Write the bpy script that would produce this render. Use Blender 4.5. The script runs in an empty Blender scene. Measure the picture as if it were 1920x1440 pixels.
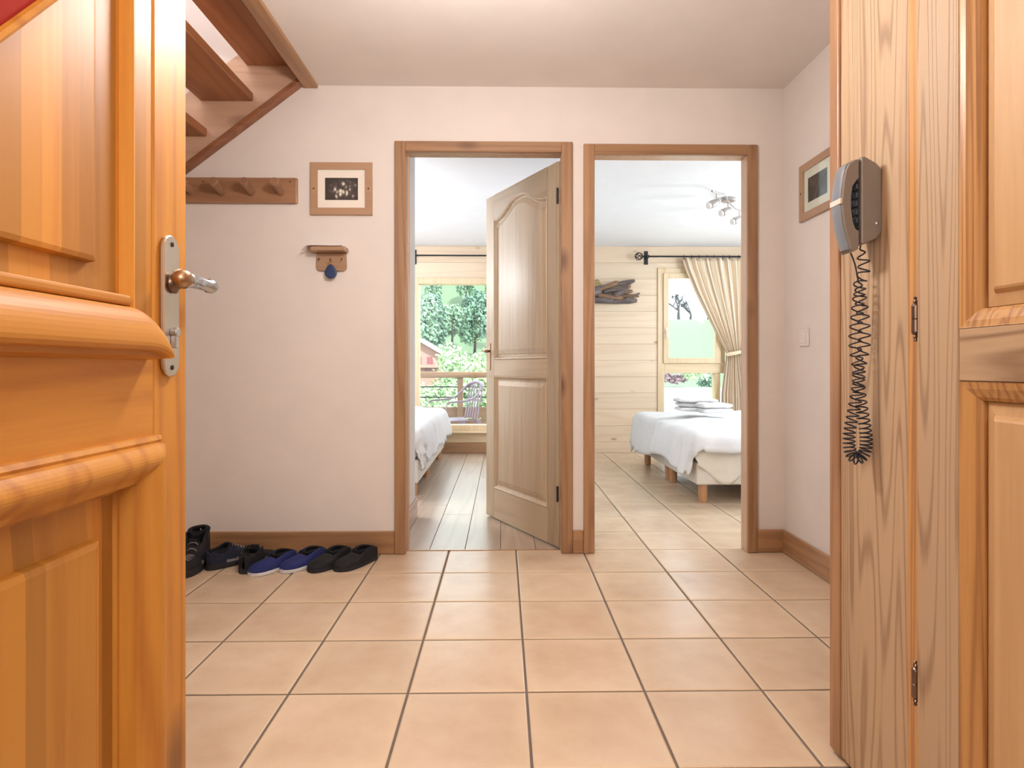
import bpy, math, random
from mathutils import Vector, Matrix, noise
random.seed(7)
PI = math.pi
C = bpy.context.scene.collection
SC = bpy.context.scene

# ------------------------------------------------------------------ camera
FPX, HZ, CAMH = 1140.0, 688.0, 0.95
YAW = math.atan(18 / FPX)
cam = bpy.data.cameras.new('camera')
cam.sensor_width = 36.0
cam.lens = FPX / 1920 * 36.0
cam.shift_y = -(720 - HZ) / 1920
cam.clip_start = 0.02
cam.clip_end = 600
co = bpy.data.objects.new('camera', cam)
C.objects.link(co)
co.location = (0, 0, CAMH)
co.rotation_euler = (PI / 2, 0, -YAW)
SC.camera = co

# ------------------------------------------------------------------ sky, sun, exposure
SC.view_settings.view_transform = 'Standard'
SC.view_settings.look = 'None'
SC.view_settings.exposure = 0.0
SC.view_settings.gamma = 1.0
SC.view_settings.use_curve_mapping = False
world = bpy.data.worlds.new('world')
SC.world = world
world.use_nodes = True
wb = world.node_tree.nodes['Background']
wb.inputs[0].default_value = (0.86, 0.93, 1.0, 1)
wb.inputs[1].default_value = 5.0


def lamp(name, loc, power, col, radius=0.12, kind='POINT'):
    l = bpy.data.lights.new(name, kind)
    l.energy = power
    l.color = col
    if kind == 'SUN':
        l.angle = radius
    else:
        l.shadow_soft_size = radius
    o = bpy.data.objects.new(name, l)
    o.location = loc
    C.objects.link(o)
    return o


sun = lamp('sun', (0, 0, 30), 8.0, (1.0, 0.97, 0.92), 0.02, 'SUN')
sun.rotation_euler = Vector((-0.35, 0.75, -0.85)).to_track_quat('-Z', 'Y').to_euler()
lamp('hall_lamp_light', (-0.12, 1.62, 1.91), 48, (1.0, 0.93, 0.89), 0.12)
lamp('entrance_lamp_light', (0.1, 0.3, 2.1), 4, (1.0, 0.78, 0.50), 0.10)
lamp('landing_fill_light', (0.1, -0.95, 1.6), 52, (1.0, 0.92, 0.86), 0.25)  # unseen fill added behind the camera to even out the hall
lamp('stairwell_lamp_light', (-1.75, 2.55, 4.1), 40, (1.0, 0.94, 0.92), 0.15)
lamp('bedroom_fill_light', (-1.9, 4.6, 1.75), 80, (0.92, 0.96, 1.0), 0.15)  # added fill out of view, lifts the left bedroom's walls and ceiling
lamp('twin_room_fill_light', (3.0, 4.5, 1.75), 70, (0.87, 0.95, 1.0), 0.15)  # added cool fill, unseen, brightens the twin room beyond its window light


# ------------------------------------------------------------------ helpers
def ray(px, py):
    s, c = math.sin(YAW), math.cos(YAW)
    u = (px - 960) / FPX
    return Vector((u * c + s, c - u * s, (HZ - py) / FPX))


def atY(px, py, Y):
    r = ray(px, py)
    return Vector((0, 0, CAMH)) + r * (Y / r.y)


def atZ(px, py, Z=0.0):
    r = ray(px, py)
    return Vector((0, 0, CAMH)) + r * ((Z - CAMH) / r.z)


class MB:
    """collects polygons for one mesh"""

    def __init__(self):
        self.v, self.f, self.m, self.uv = [], [], [], None

    def poly(self, pts, m=0):
        n = len(self.v)
        self.v += [tuple(p) for p in pts]
        self.f.append(tuple(range(n, n + len(pts))))
        self.m.append(m)
        return self

    def box(self, x0, x1, y0, y1, z0, z1, m=0):
        n = len(self.v)
        self.v += [(x, y, z) for x in (x0, x1) for y in (y0, y1) for z in (z0, z1)]
        for q in ((0, 1, 3, 2), (4, 6, 7, 5), (0, 4, 5, 1), (2, 3, 7, 6), (0, 2, 6, 4), (1, 5, 7, 3)):
            self.f.append(tuple(n + i for i in q))
            self.m.append(m)
        return self

    def rings(self, rr, closed=True, cap0=True, cap1=True, m=0, loop=False):
        n = len(self.v)
        k = len(rr[0])
        for r in rr:
            self.v += [tuple(p) for p in r]
        R = len(rr)
        for i in range(R if loop else R - 1):
            a, b = n + i * k, n + ((i + 1) % R) * k
            for j in range(k if closed else k - 1):
                j2 = (j + 1) % k
                self.f.append((a + j, a + j2, b + j2, b + j))
                self.m.append(m)
        if not loop and closed:
            if cap0:
                self.f.append(tuple(n + j for j in reversed(range(k))))
                self.m.append(m)
            if cap1:
                self.f.append(tuple(n + (R - 1) * k + j for j in range(k)))
                self.m.append(m)
        return self

    def prism(self, pts, vec, m=0):
        vec = Vector(vec)
        return self.rings([[Vector(p) for p in pts], [Vector(p) + vec for p in pts]], m=m)

    def tube(self, path, r, n=8, loop=False, m=0):
        P = [Vector(p) for p in path]
        rr = []
        up = None
        for i, p in enumerate(P):
            if loop:
                d = P[(i + 1) % len(P)] - P[i - 1]
            else:
                d = P[min(i + 1, len(P) - 1)] - P[max(i - 1, 0)]
            d.normalize()
            if up is None:
                up = d.orthogonal().normalized()
            up = (up - d * up.dot(d))
            if up.length < 1e-6:
                up = d.orthogonal()
            up.normalize()
            w = d.cross(up)
            ri = r[i] if isinstance(r, (list, tuple)) else r
            rr.append([p + (up * math.cos(2 * PI * j / n) + w * math.sin(2 * PI * j / n)) * ri for j in range(n)])
        return self.rings(rr, m=m, loop=loop)

    def lathe(self, prof, org, axis=(0, 0, 1), n=16, m=0):
        """prof: (radius, height) list along axis from org"""
        ax = Vector(axis).normalized()
        a = ax.orthogonal().normalized()
        b = ax.cross(a)
        o = Vector(org)
        rr = [[o + ax * h + (a * math.cos(2 * PI * j / n) + b * math.sin(2 * PI * j / n)) * max(r, 1e-4)
               for j in range(n)] for r, h in prof]
        return self.rings(rr, m=m)

    def grid(self, fn, nu, nv, m=0):
        return self.rings([[fn(i / nu, j / nv) for j in range(nv + 1)] for i in range(nu + 1)], closed=False, m=m)


def catmull(P, n):
    out = []
    for i in range(len(P) - 1):
        p0, p1, p2, p3 = P[max(i - 1, 0)], P[i], P[i + 1], P[min(i + 2, len(P) - 1)]
        for k in range(n):
            t = k / n
            out.append(0.5 * ((2 * p1) + (p2 - p0) * t + (2 * p0 - 5 * p1 + 4 * p2 - p3) * t * t + (3 * p1 - p0 - 3 * p2 + p3) * t ** 3))
    out.append(P[-1])
    return out


W = {}


def wpos(o):
    return W.get(o.name, Vector((0, 0, 0)))


def tag(o, label=None, cat=None, group=None, kind=None):
    if label: o['label'] = label
    if cat: o['category'] = cat
    if group: o['group'] = group
    if kind: o['kind'] = kind
    return o


def thing(name, label, cat, loc=(0, 0, 0), rotz=0.0, group=None, kind=None, rot=None):
    o = bpy.data.objects.new(name, None)
    o.empty_display_size = 0.05
    C.objects.link(o)
    o.location = loc
    o.rotation_euler = rot if rot else (0, 0, rotz)
    W[o.name] = Vector(loc)
    return tag(o, label, cat, group, kind)


def obj(name, mb, mats, parent=None, local=False, smooth=False, bevel=0.0, seg=1, sub=0, solid=0.0, label=None, org=None):
    """links the collected polygons as ONE mesh object; world coordinates unless local"""
    off = Vector((0, 0, 0))
    if org is not None:
        off = Vector(org)
    elif parent is not None and not local:
        off = wpos(parent)
    elif parent is None:
        off = Vector((0, 0, 0))
    me = bpy.data.meshes.new(name)
    me.from_pydata([(v[0] - off.x, v[1] - off.y, v[2] - off.z) for v in mb.v], [], mb.f)
    if not isinstance(mats, (list, tuple)):
        mats = [mats]
    for k in mats:
        me.materials.append(k)
    if len(mats) > 1:
        me.polygons.foreach_set('material_index', mb.m)
    if smooth:
        me.polygons.foreach_set('use_smooth', [True] * len(me.polygons))
    if mb.uv is not None:
        ul = me.uv_layers.new(name='uv')
        for lp in me.loops:
            ul.data[lp.index].uv = mb.uv[lp.vertex_index]
    import bmesh
    bm = bmesh.new()
    bm.from_mesh(me)
    bmesh.ops.recalc_face_normals(bm, faces=bm.faces)
    bm.to_mesh(me)
    bm.free()
    o = bpy.data.objects.new(name, me)
    C.objects.link(o)
    W[o.name] = off.copy() if (parent is None or not local) else Vector((0, 0, 0))
    if parent is not None:
        o.parent = parent
        if org is not None:
            o.location = off - wpos(parent)
        if local:
            W[o.name] = wpos(parent)
    elif org is not None:
        o.location = off
    if solid:
        s = o.modifiers.new('solidify', 'SOLIDIFY')
        s.thickness = solid
        s.offset = -1
    if bevel:
        b = o.modifiers.new('bevel', 'BEVEL')
        b.width = bevel
        b.segments = seg
        b.limit_method = 'ANGLE'
        b.angle_limit = math.radians(40)
    if sub:
        s = o.modifiers.new('subsurf', 'SUBSURF')
        s.levels = s.render_levels = sub
    if label: o['label'] = label
    return o


def struct(name, mb, mats, label=None, **k):
    o = obj(name, mb, mats, **k)
    o['kind'] = 'structure'
    if label: o['label'] = label
    return o


def copy_tree(root, parent=None):
    c = root.copy()
    C.objects.link(c)
    if parent is not None:
        c.parent = parent
    for ch in list(root.children):
        copy_tree(ch, c)
    return c


def offset_path(path, d, closed):
    """path of 2D points, offset to the left of travel by d with mitred corners"""
    n = len(path)
    out = []
    for i in range(n):
        p = Vector(path[i])
        a = Vector(path[i - 1]) if (closed or i > 0) else None
        b = Vector(path[(i + 1) % n]) if (closed or i < n - 1) else None
        d0 = (p - a).normalized() if a is not None else None
        d1 = (b - p).normalized() if b is not None else None
        if d0 is None: d0 = d1
        if d1 is None: d1 = d0
        n0, n1 = Vector((-d0.y, d0.x)), Vector((-d1.y, d1.x))
        out.append(p + (n0 + n1) / max(0.3, 1 + n0.dot(n1)) * d)
    return out


def mould(mb, fn, path, prof, closed=True, cap=False, m=0):
    """sweeps a profile [(inward offset, height out of the plane)] along a path in the plane fn(a, b, out)"""
    rr = []
    for d, h in prof:
        rr.append([fn(q.x, q.y, h) for q in offset_path(path, d, closed)])
    n = len(mb.v)
    mb.rings(rr, closed=closed, cap0=False, cap1=cap, m=m)
    return mb


# ------------------------------------------------------------------ materials
def newmat(name):
    m = bpy.data.materials.new(name)
    m.use_nodes = True
    nt = m.node_tree
    return m, nt, nt.nodes['Principled BSDF']


class N:
    """tiny node-graph writer"""

    def __init__(self, nt):
        self.nt = nt

    def __call__(self, typ, ins=None, **attrs):
        n = self.nt.nodes.new(typ)
        for k, v in attrs.items():
            setattr(n, k, v)
        for k, v in (ins or {}).items():
            if hasattr(v, 'is_linked') or hasattr(v, 'links'):
                self.nt.links.new(v, n.inputs[k])
            else:
                n.inputs[k].default_value = v
        return n

    def math(self, op, a, b=None, c=None, clamp=False):
        ins = {0: a}
        if b is not None: ins[1] = b
        if c is not None: ins[2] = c
        return self('ShaderNodeMath', ins, operation=op, use_clamp=clamp).outputs[0]

    def mix(self, fac, a, b, blend='MIX'):
        n = self('ShaderNodeMix', data_type='RGBA', blend_type=blend)
        for s, v in ((n.inputs[0], fac), (n.inputs[6], a), (n.inputs[7], b)):
            if hasattr(v, 'links'):
                self.nt.links.new(v, s)
            else:
                s.default_value = v
        return n.outputs[2]

    def ramp(self, fac, stops):
        n = self('ShaderNodeValToRGB', {0: fac})
        r = n.color_ramp
        while len(r.elements) < len(stops):
            r.elements.new(0.5)
        for e, (p, col) in zip(r.elements, stops):
            e.position = p
            e.color = col
        return n.outputs[0]


def rgb(r, g, b):
    """sRGB 0..255 to linear rgba"""
    f = lambda c: (c / 255) / 12.92 if c / 255 <= 0.04045 else ((c / 255 + 0.055) / 1.055) ** 2.4
    return (f(r), f(g), f(b), 1)


def plain(name, col, rough=0.6, metal=0.0, var=0.06, scale=30.0, bump=0.0, coat=0.0, spec=0.5):
    m, nt, bs = newmat(name)
    n = N(nt)
    tc = n('ShaderNodeTexCoord').outputs['Object']
    no = n('ShaderNodeTexNoise', {'Vector': tc, 'Scale': scale, 'Detail': 3.0}).outputs[0]
    k = n('ShaderNodeMapRange', {0: no, 1: 0.3, 2: 0.7, 3: 1 - var, 4: 1 + var}).outputs[0]
    cm = n('ShaderNodeVectorMath', {0: tuple(col[:3]), 1: k}, operation='MULTIPLY')
    nt.links.new(cm.outputs[0], bs.inputs['Base Color'])
    bs.inputs['Roughness'].default_value = rough
    bs.inputs['Metallic'].default_value = metal
    bs.inputs['Specular IOR Level'].default_value = spec
    if coat:
        bs.inputs['Coat Weight'].default_value = coat
        bs.inputs['Coat Roughness'].default_value = 0.15
    if bump:
        b = n('ShaderNodeBump', {'Height': no, 'Strength': bump, 'Distance': 0.01})
        nt.links.new(b.outputs[0], bs.inputs['Normal'])
    return m


def wood(name, base, dark, axis='Z', across=9.0, stretch=0.07, rings=7.0, line=0.55, knots=0.0, rough=0.42,
         stave=None, stave_amt=0.0, coat=0.15, rnd=0.10, bump=0.12, knot_col=None, sharp=2.0):
    """pine: contour lines of a stretched noise give flat-sawn grain; knots and glued staves on request"""
    m, nt, bs = newmat(name)
    n = N(nt)
    tc = n('ShaderNodeTexCoord').outputs['Object']
    oi = n('ShaderNodeObjectInfo').outputs['Random']
    off = n('ShaderNodeVectorMath', {0: (7.3, 3.1, 5.7), 1: oi}, operation='MULTIPLY').outputs[0]
    p0 = n('ShaderNodeVectorMath', {0: tc, 1: off}, operation='ADD').outputs[0]
    sc = {'X': (stretch, 1, 1), 'Y': (1, stretch, 1), 'Z': (1, 1, stretch)}[axis]
    p = n('ShaderNodeVectorMath', {0: p0, 1: sc}, operation='MULTIPLY').outputs[0]
    n1 = n('ShaderNodeTexNoise', {'Vector': p, 'Scale': across, 'Detail': 1.0, 'Roughness': 0.35}).outputs[0]
    w = n.math('SINE', n.math('MULTIPLY', n1, rings * 2 * PI))
    w = n.math('MULTIPLY_ADD', w, 0.5, 0.5)
    w = n.math('POWER', w, sharp)
    fine = n('ShaderNodeTexNoise', {'Vector': p, 'Scale': across * 14, 'Detail': 2.0}).outputs[0]
    tone = n('ShaderNodeTexNoise', {'Vector': p, 'Scale': across * 0.45, 'Detail': 1.0}).outputs[0]
    fac = n.math('MULTIPLY', w, line)
    fac = n.math('ADD', fac, n.math('MULTIPLY', n.math('SUBTRACT', fine, 0.5), 0.55))
    fac = n.math('ADD', fac, n.math('MULTIPLY', n.math('SUBTRACT', tone, 0.45), 0.7), clamp=True)
    col = n.mix(fac, base, dark)
    if stave:
        s = n('ShaderNodeSeparateXYZ', {0: p0})
        q = n.math('FLOOR', n.math('DIVIDE', s.outputs[stave[0]], stave[1]))
        wn = n('ShaderNodeTexWhiteNoise', {'W': q}, noise_dimensions='1D').outputs[0]
        k = n('ShaderNodeMapRange', {0: wn, 1: 0.0, 2: 1.0, 3: 1 - stave_amt, 4: 1 + stave_amt * 0.6}).outputs[0]
        col = n('ShaderNodeVectorMath', {0: col, 1: k}, operation='MULTIPLY').outputs[0]
    k = n('ShaderNodeMapRange', {0: oi, 1: 0.0, 2: 1.0, 3: 1 - rnd, 4: 1 + rnd}).outputs[0]
    col = n('ShaderNodeVectorMath', {0: col, 1: k}, operation='MULTIPLY').outputs[0]
    if knots:
        ks = {'X': (0.45, 1, 1), 'Y': (1, 0.45, 1), 'Z': (1, 1, 0.45)}[axis]
        kp = n('ShaderNodeVectorMath', {0: p0, 1: ks}, operation='MULTIPLY').outputs[0]
        vo = n('ShaderNodeTexVoronoi', {'Vector': kp, 'Scale': knots})
        gate = n.math('GREATER_THAN', n('ShaderNodeSeparateColor', {0: vo.outputs['Color']}).outputs[0], 0.45)
        kd = n('ShaderNodeMapRange', {0: vo.outputs['Distance'], 1: 0.05, 2: 0.17, 3: 0.85, 4: 0.0}).outputs[0]
        col = n.mix(n.math('MULTIPLY', kd, gate), col, knot_col or rgb(96, 60, 40))
    nt.links.new(col, bs.inputs['Base Color'])
    bs.inputs['Roughness'].default_value = rough
    bs.inputs['Coat Weight'].default_value = coat
    bs.inputs['Coat Roughness'].default_value = 0.25
    if bump:
        b = n('ShaderNodeBump', {'Height': fac, 'Strength': bump, 'Distance': 0.003})
        nt.links.new(b.outputs[0], bs.inputs['Normal'])
    return m


M = {}
M['plaster'] = plain('plaster_hall', rgb(226, 218, 212), 0.9, var=0.02, scale=6, bump=0.10, spec=0.2)
M['plaster_white'] = plain('plaster_white', rgb(236, 236, 238), 0.9, var=0.012, scale=6, bump=0.06, spec=0.2)
M['trim_wood'] = wood('trim_pine', rgb(170, 129, 92), rgb(128, 90, 62), 'Z', 12, 0.06, 5, 0.45, knots=4.5)
M['trim_wood_x'] = wood('trim_pine_horizontal', rgb(170, 129, 92), rgb(128, 90, 62), 'X', 12, 0.06, 5, 0.45, knots=4.5)
M['trim_wood_y'] = wood('trim_pine_depth', rgb(170, 129, 92), rgb(128, 90, 62), 'Y', 12, 0.06, 5, 0.45, knots=4.5)
M['honey_z'] = wood('honey_pine_vertical', rgb(204, 142, 56), rgb(166, 98, 36), 'Z', 10, 0.06, 6, 0.5, rough=0.5, coat=0.04, knots=3.5)
M['honey_y'] = wood('honey_pine_rail', rgb(204, 142, 56), rgb(166, 98, 36), 'Y', 10, 0.06, 6, 0.5, rough=0.5, coat=0.04, knots=4.5)
M['honey_panel'] = wood('honey_pine_glued', rgb(204, 142, 56), rgb(168, 100, 38), 'Z', 8, 0.05, 3, 0.3, rough=0.5, coat=0.04,
                        stave=(1, 0.031), stave_amt=0.34)
M['pale_z'] = wood('pale_pine_vertical', rgb(188, 160, 128), rgb(130, 98, 72), 'Z', 12, 0.045, 14, 0.6, sharp=5, rough=0.5, coat=0.04, knots=2.2, bump=0.25)
M['pale_y'] = wood('pale_pine_rail', rgb(190, 160, 126), rgb(132, 98, 70), 'Y', 8, 0.08, 9, 0.75, sharp=4, bump=0.25)
M['pale_panel'] = wood('pale_pine_panel', rgb(194, 156, 110), rgb(168, 126, 84), 'Z', 9, 0.05, 4, 0.3, rough=0.5, coat=0.04)
M['pale_edge'] = wood('pale_pine_edge_grain', rgb(200, 150, 90), rgb(150, 100, 56), 'Z', 40, 0.02, 4, 0.7)
M['oak_z'] = wood('bleached_door_vertical', rgb(192, 172, 144), rgb(160, 136, 108), 'Z', 14, 0.05, 4, 0.35, coat=0.05)
M['oak_x'] = wood('bleached_door_rail', rgb(192, 172, 144), rgb(160, 136, 108), 'X', 14, 0.05, 4, 0.35, coat=0.05)
M['stair_y'] = wood('stair_tread_wood', rgb(162, 106, 68), rgb(118, 68, 44), 'Y', 10, 0.06, 5, 0.4, knots=3)
M['stair_x'] = wood('stair_stringer_wood', rgb(206, 172, 146), rgb(176, 138, 110), 'X', 8, 0.06, 5, 0.35, knots=3)
M['stair_dark'] = wood('stair_stringer_edge', rgb(150, 98, 66), rgb(110, 66, 42), 'X', 10, 0.06, 5, 0.4)
M['clad'] = wood('cladding_pine', rgb(226, 203, 175), rgb(208, 178, 146), 'X', 9, 0.05, 4, 0.35, knots=8.0, knot_col=rgb(170, 128, 96), coat=0.0, rnd=0.04)
M['win_z'] = wood('window_pine_vertical', rgb(220, 196, 160), rgb(196, 166, 126), 'Z', 12, 0.05, 4, 0.3, rnd=0.03)
M['win_x'] = wood('window_pine_rail', rgb(220, 196, 160), rgb(196, 166, 126), 'X', 12, 0.05, 4, 0.3, rnd=0.03)
M['plank'] = wood('floor_plank_wood', rgb(192, 170, 148), rgb(160, 136, 114), 'Y', 10, 0.05, 5, 0.4, rough=0.30, coat=0.3, rnd=0.10)
M['rack_wood'] = wood('coat_rack_wood', rgb(156, 116, 86), rgb(120, 84, 60), 'X', 10, 0.06, 4, 0.35, knots=4)
M['frame_wood'] = wood('picture_frame_wood', rgb(178, 142, 112), rgb(156, 120, 92), 'X', 14, 0.05, 4, 0.25)
M['leg_wood'] = wood('bed_leg_wood', rgb(200, 148, 106), rgb(170, 118, 80), 'Z', 20, 0.05, 4, 0.3)
M['sat_steel'] = plain('satin_nickel', rgb(205, 196, 184), 0.35, 1.0, var=0.03)
M['chrome'] = plain('polished_steel', rgb(190, 194, 202), 0.24, 1.0, var=0.02)
M['bronze'] = plain('worn_bronze', rgb(176, 146, 118), 0.32, 1.0, var=0.08)
M['iron'] = plain('dark_iron', rgb(52, 52, 58), 0.5, 0.6)
M['brown_metal'] = plain('antique_hinge', rgb(120, 100, 88), 0.3, 1.0)
M['screw'] = plain('dark_screw', rgb(70, 58, 48), 0.5, 0.7)
M['white_linen'] = plain('white_linen', rgb(228, 227, 227), 0.95, var=0.015, scale=18, bump=0.25, spec=0.15)
M['sheet'] = plain('cream_sheet', rgb(232, 224, 210), 0.95, var=0.02, scale=18, bump=0.2, spec=0.15)
M['base_fabric'] = plain('bed_base_fabric', rgb(226, 218, 206), 0.9, var=0.02)
M['phone'] = plain('phone_grey', rgb(124, 115, 108), 0.40, var=0.04)
M['phone_dark'] = plain('phone_dark_plastic', rgb(38, 46, 58), 0.4)
M['phone_key'] = plain('phone_key', rgb(66, 84, 100), 0.35)
M['phone_label'] = plain('phone_label', rgb(222, 204, 190), 0.5)
M['cord'] = plain('cord_blue_black', rgb(22, 28, 44), 0.45)
M['shoe_black'] = plain('shoe_black', rgb(20, 21, 27), 0.8, var=0.25, scale=60, bump=0.2)
M['shoe_navy'] = plain('shoe_navy', rgb(24, 30, 52), 0.8, var=0.25, scale=60, bump=0.2)
M['shoe_blue'] = plain('slipper_blue', rgb(32, 43, 104), 0.85, var=0.12, scale=60, bump=0.2)
M['shoe_lining'] = plain('shoe_lining', rgb(16, 18, 26), 0.95)
M['shoe_white'] = plain('shoe_white_sole', rgb(216, 216, 220), 0.6)
M['shoe_sole'] = plain('shoe_dark_sole', rgb(34, 34, 40), 0.7)
M['shoe_grey'] = plain('shoe_grey_patch', rgb(134, 128, 130), 0.7)
M['white_plastic'] = plain('white_plastic', rgb(228, 222, 216), 0.4, var=0.01)
M['mat_board'] = plain('mat_board', rgb(236, 228, 216), 0.9, var=0.01)
M['keyfob'] = plain('keyfob_blue', rgb(44, 62, 100), 0.4)
M['paper'] = plain('paper_white', rgb(236, 230, 230), 0.9, var=0.01)
M['brass'] = plain('brass', rgb(214, 176, 110), 0.25, 1.0)
M['red_inset'] = plain('red_inset', rgb(160, 46, 36), 0.8, var=0.08, scale=12, spec=0.1)
M['lilac_plastic'] = plain('lilac_plastic', rgb(126, 108, 122), 0.45, var=0.02)
M['balcony_wood'] = wood('balcony_wood', rgb(136, 106, 82), rgb(108, 80, 58), 'X', 9, 0.06, 4, 0.35, coat=0.0)
M['balcony_floor'] = plain('balcony_floor', rgb(196, 190, 186), 0.8)
M['driftwood'] = wood('driftwood', rgb(116, 104, 100), rgb(70, 62, 64), 'X', 14, 0.1, 5, 0.5, coat=0.0, rough=0.85, rnd=0.3, bump=0.4)
M['driftwood_brown'] = wood('driftwood_brown', rgb(140, 108, 84), rgb(88, 66, 56), 'X', 14, 0.1, 5, 0.5, coat=0.0, rough=0.85, rnd=0.25, bump=0.4)
M['driftwood_pale'] = wood('driftwood_pale', rgb(170, 152, 104), rgb(128, 112, 72), 'X', 14, 0.1, 5, 0.4, coat=0.0, rough=0.85, rnd=0.2, bump=0.4)
M['grout'] = plain('tile_grout', rgb(120, 108, 100), 0.95, var=0.1, scale=40)
M['exterior'] = plain('exterior_render', rgb(214, 208, 198), 0.9)
M['bark'] = plain('tree_bark', rgb(56, 52, 54), 0.95, var=0.2)
M['spot_metal'] = plain('spot_brushed_metal', rgb(176, 168, 164), 0.35, 0.8)


def tile_mat():
    m, nt, bs = newmat('terracotta_tile')
    n = N(nt)
    tc = n('ShaderNodeTexCoord').outputs['Object']
    oi = n('ShaderNodeObjectInfo')
    off = n('ShaderNodeVectorMath', {0: (17.3, 9.1, 5.7), 1: oi.outputs['Random']}, operation='MULTIPLY').outputs[0]
    p = n('ShaderNodeVectorMath', {0: tc, 1: off}, operation='ADD').outputs[0]
    a = n('ShaderNodeTexNoise', {'Vector': p, 'Scale': 5.0, 'Detail': 4.0, 'Roughness': 0.6}).outputs[0]
    b = n('ShaderNodeTexNoise', {'Vector': p, 'Scale': 26.0, 'Detail': 4.0, 'Roughness': 0.7}).outputs[0]
    # paler worn border, as the printed edge of these tiles
    s = n('ShaderNodeSeparateXYZ', {0: tc})
    ex = n.math('MAXIMUM', n.math('ABSOLUTE', s.outputs[0]), n.math('ABSOLUTE', s.outputs[1]))
    e = n.math('ADD', ex, n.math('MULTIPLY', n.math('SUBTRACT', b, 0.5), 0.06))
    edge = n('ShaderNodeMapRange', {0: e, 1: 0.120, 2: 0.168, 3: 0.0, 4: 0.5}).outputs[0]
    ta = n('ShaderNodeMapRange', {0: a, 1: 0.28, 2: 0.74, 3: 0.0, 4: 1.0}).outputs[0]
    col = n.mix(ta, rgb(206, 177, 149), rgb(224, 201, 174))
    col = n.mix(edge, col, rgb(227, 205, 174))
    k = n('ShaderNodeMapRange', {0: oi.outputs['Random'], 1: 0.0, 2: 1.0, 3: 0.94, 4: 1.05}).outputs[0]
    col = n('ShaderNodeVectorMath', {0: col, 1: k}, operation='MULTIPLY').outputs[0]
    nt.links.new(col, bs.inputs['Base Color'])
    bs.inputs['Roughness'].default_value = 0.27
    bp = n('ShaderNodeBump', {'Height': b, 'Strength': 0.05, 'Distance': 0.004})
    nt.links.new(bp.outputs[0], bs.inputs['Normal'])
    return m


M['tile'] = tile_mat()


def glass_mat():
    m = bpy.data.materials.new('window_glass')
    m.use_nodes = True
    nt = m.node_tree
    nt.nodes.clear()
    n = N(nt)
    t = n('ShaderNodeBsdfTransparent', {0: (0.96, 0.99, 0.98, 1)})
    g = n('ShaderNodeBsdfGlossy', {'Roughness': 0.02})
    fc = n('ShaderNodeLayerWeight', {0: 0.5}).outputs['Facing']
    fr = n.math('MULTIPLY_ADD', n.math('POWER', fc, 5.0), 0.85, 0.03)
    mx = n('ShaderNodeMixShader', {0: fr, 1: t.outputs[0], 2: g.outputs[0]})
    o = n('ShaderNodeOutputMaterial')
    nt.links.new(mx.outputs[0], o.inputs[0])
    return m


M['glass'] = glass_mat()


def curtain_mat():
    m, nt, bs = newmat('striped_curtain')
    n = N(nt)
    uv = n('ShaderNodeUVMap', uv_map='uv').outputs[0]
    s = n('ShaderNodeSeparateXYZ', {0: uv})
    u = s.outputs[0]
    fr = n.math('FRACT', n.math('MULTIPLY', u, 9.0))
    col = n.ramp(fr, [(0.0, rgb(222, 198, 168)), (0.28, rgb(222, 198, 168)), (0.30, rgb(186, 168, 150)),
                      (0.44, rgb(190, 172, 154)), (0.46, rgb(238, 226, 206)), (0.72, rgb(236, 222, 200)),
                      (0.74, rgb(206, 172, 140)), (0.86, rgb(206, 172, 140)), (0.88, rgb(232, 214, 190))])
    nt.nodes[-1].color_ramp.interpolation = 'LINEAR'
    no = n('ShaderNodeTexNoise', {'Vector': uv, 'Scale': 120.0}).outputs[0]
    k = n('ShaderNodeMapRange', {0: no, 1: 0.3, 2: 0.7, 3: 0.94, 4: 1.05}).outputs[0]
    col = n('ShaderNodeVectorMath', {0: col, 1: k}, operation='MULTIPLY').outputs[0]
    nt.links.new(col, bs.inputs['Base Color'])
    bs.inputs['Roughness'].default_value = 0.9
    return m


M['curtain'] = curtain_mat()


def print_mat():
    """old black and white group photograph: soft pale figures on a dark ground"""
    m, nt, bs = newmat('old_photo_print')
    n = N(nt)
    tc = n('ShaderNodeTexCoord').outputs['Object']
    p = n('ShaderNodeVectorMath', {0: tc, 1: (1.0, 1.0, 0.7)}, operation='MULTIPLY').outputs[0]
    v = n('ShaderNodeTexVoronoi', {'Vector': p, 'Scale': 55.0}).outputs['Distance']
    a = n('ShaderNodeTexNoise', {'Vector': p, 'Scale': 34.0, 'Detail': 3.0}).outputs[0]
    s = n('ShaderNodeSeparateXYZ', {0: tc})
    # figures gather right of the middle, below the top of the print
    dx = n.math('DIVIDE', n.math('SUBTRACT', s.outputs[0], 0.012), 0.062)
    dz = n.math('DIVIDE', n.math('ADD', s.outputs[2], 0.008), 0.050)
    d = n.math('ADD', n.math('MULTIPLY', dx, dx), n.math('MULTIPLY', dz, dz))
    g = n('ShaderNodeMapRange', {0: d, 1: 0.5, 2: 1.7, 3: 1.0, 4: 0.0}).outputs[0]
    f1 = n('ShaderNodeMapRange', {0: v, 1: 0.15, 2: 0.6, 3: 1.0, 4: 0.1}).outputs[0]
    f2 = n('ShaderNodeMapRange', {0: a, 1: 0.42, 2: 0.62, 3: 0.0, 4: 1.0}).outputs[0]
    fac = n.math('MULTIPLY', n.math('MULTIPLY', f1, n.math('MULTIPLY_ADD', f2, 0.85, 0.15)), g)
    col = n.ramp(fac, [(0.0, rgb(66, 58, 56)), (0.2, rgb(104, 96, 92)), (0.5, rgb(206, 198, 184)), (1.0, rgb(238, 230, 214))])
    nt.links.new(col, bs.inputs['Base Color'])
    bs.inputs['Roughness'].default_value = 0.35
    return m


M['print'] = print_mat()
M['print_dark'] = plain('old_photo_print_dark', rgb(58, 54, 56), 0.2, var=0.6, scale=26)

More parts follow.
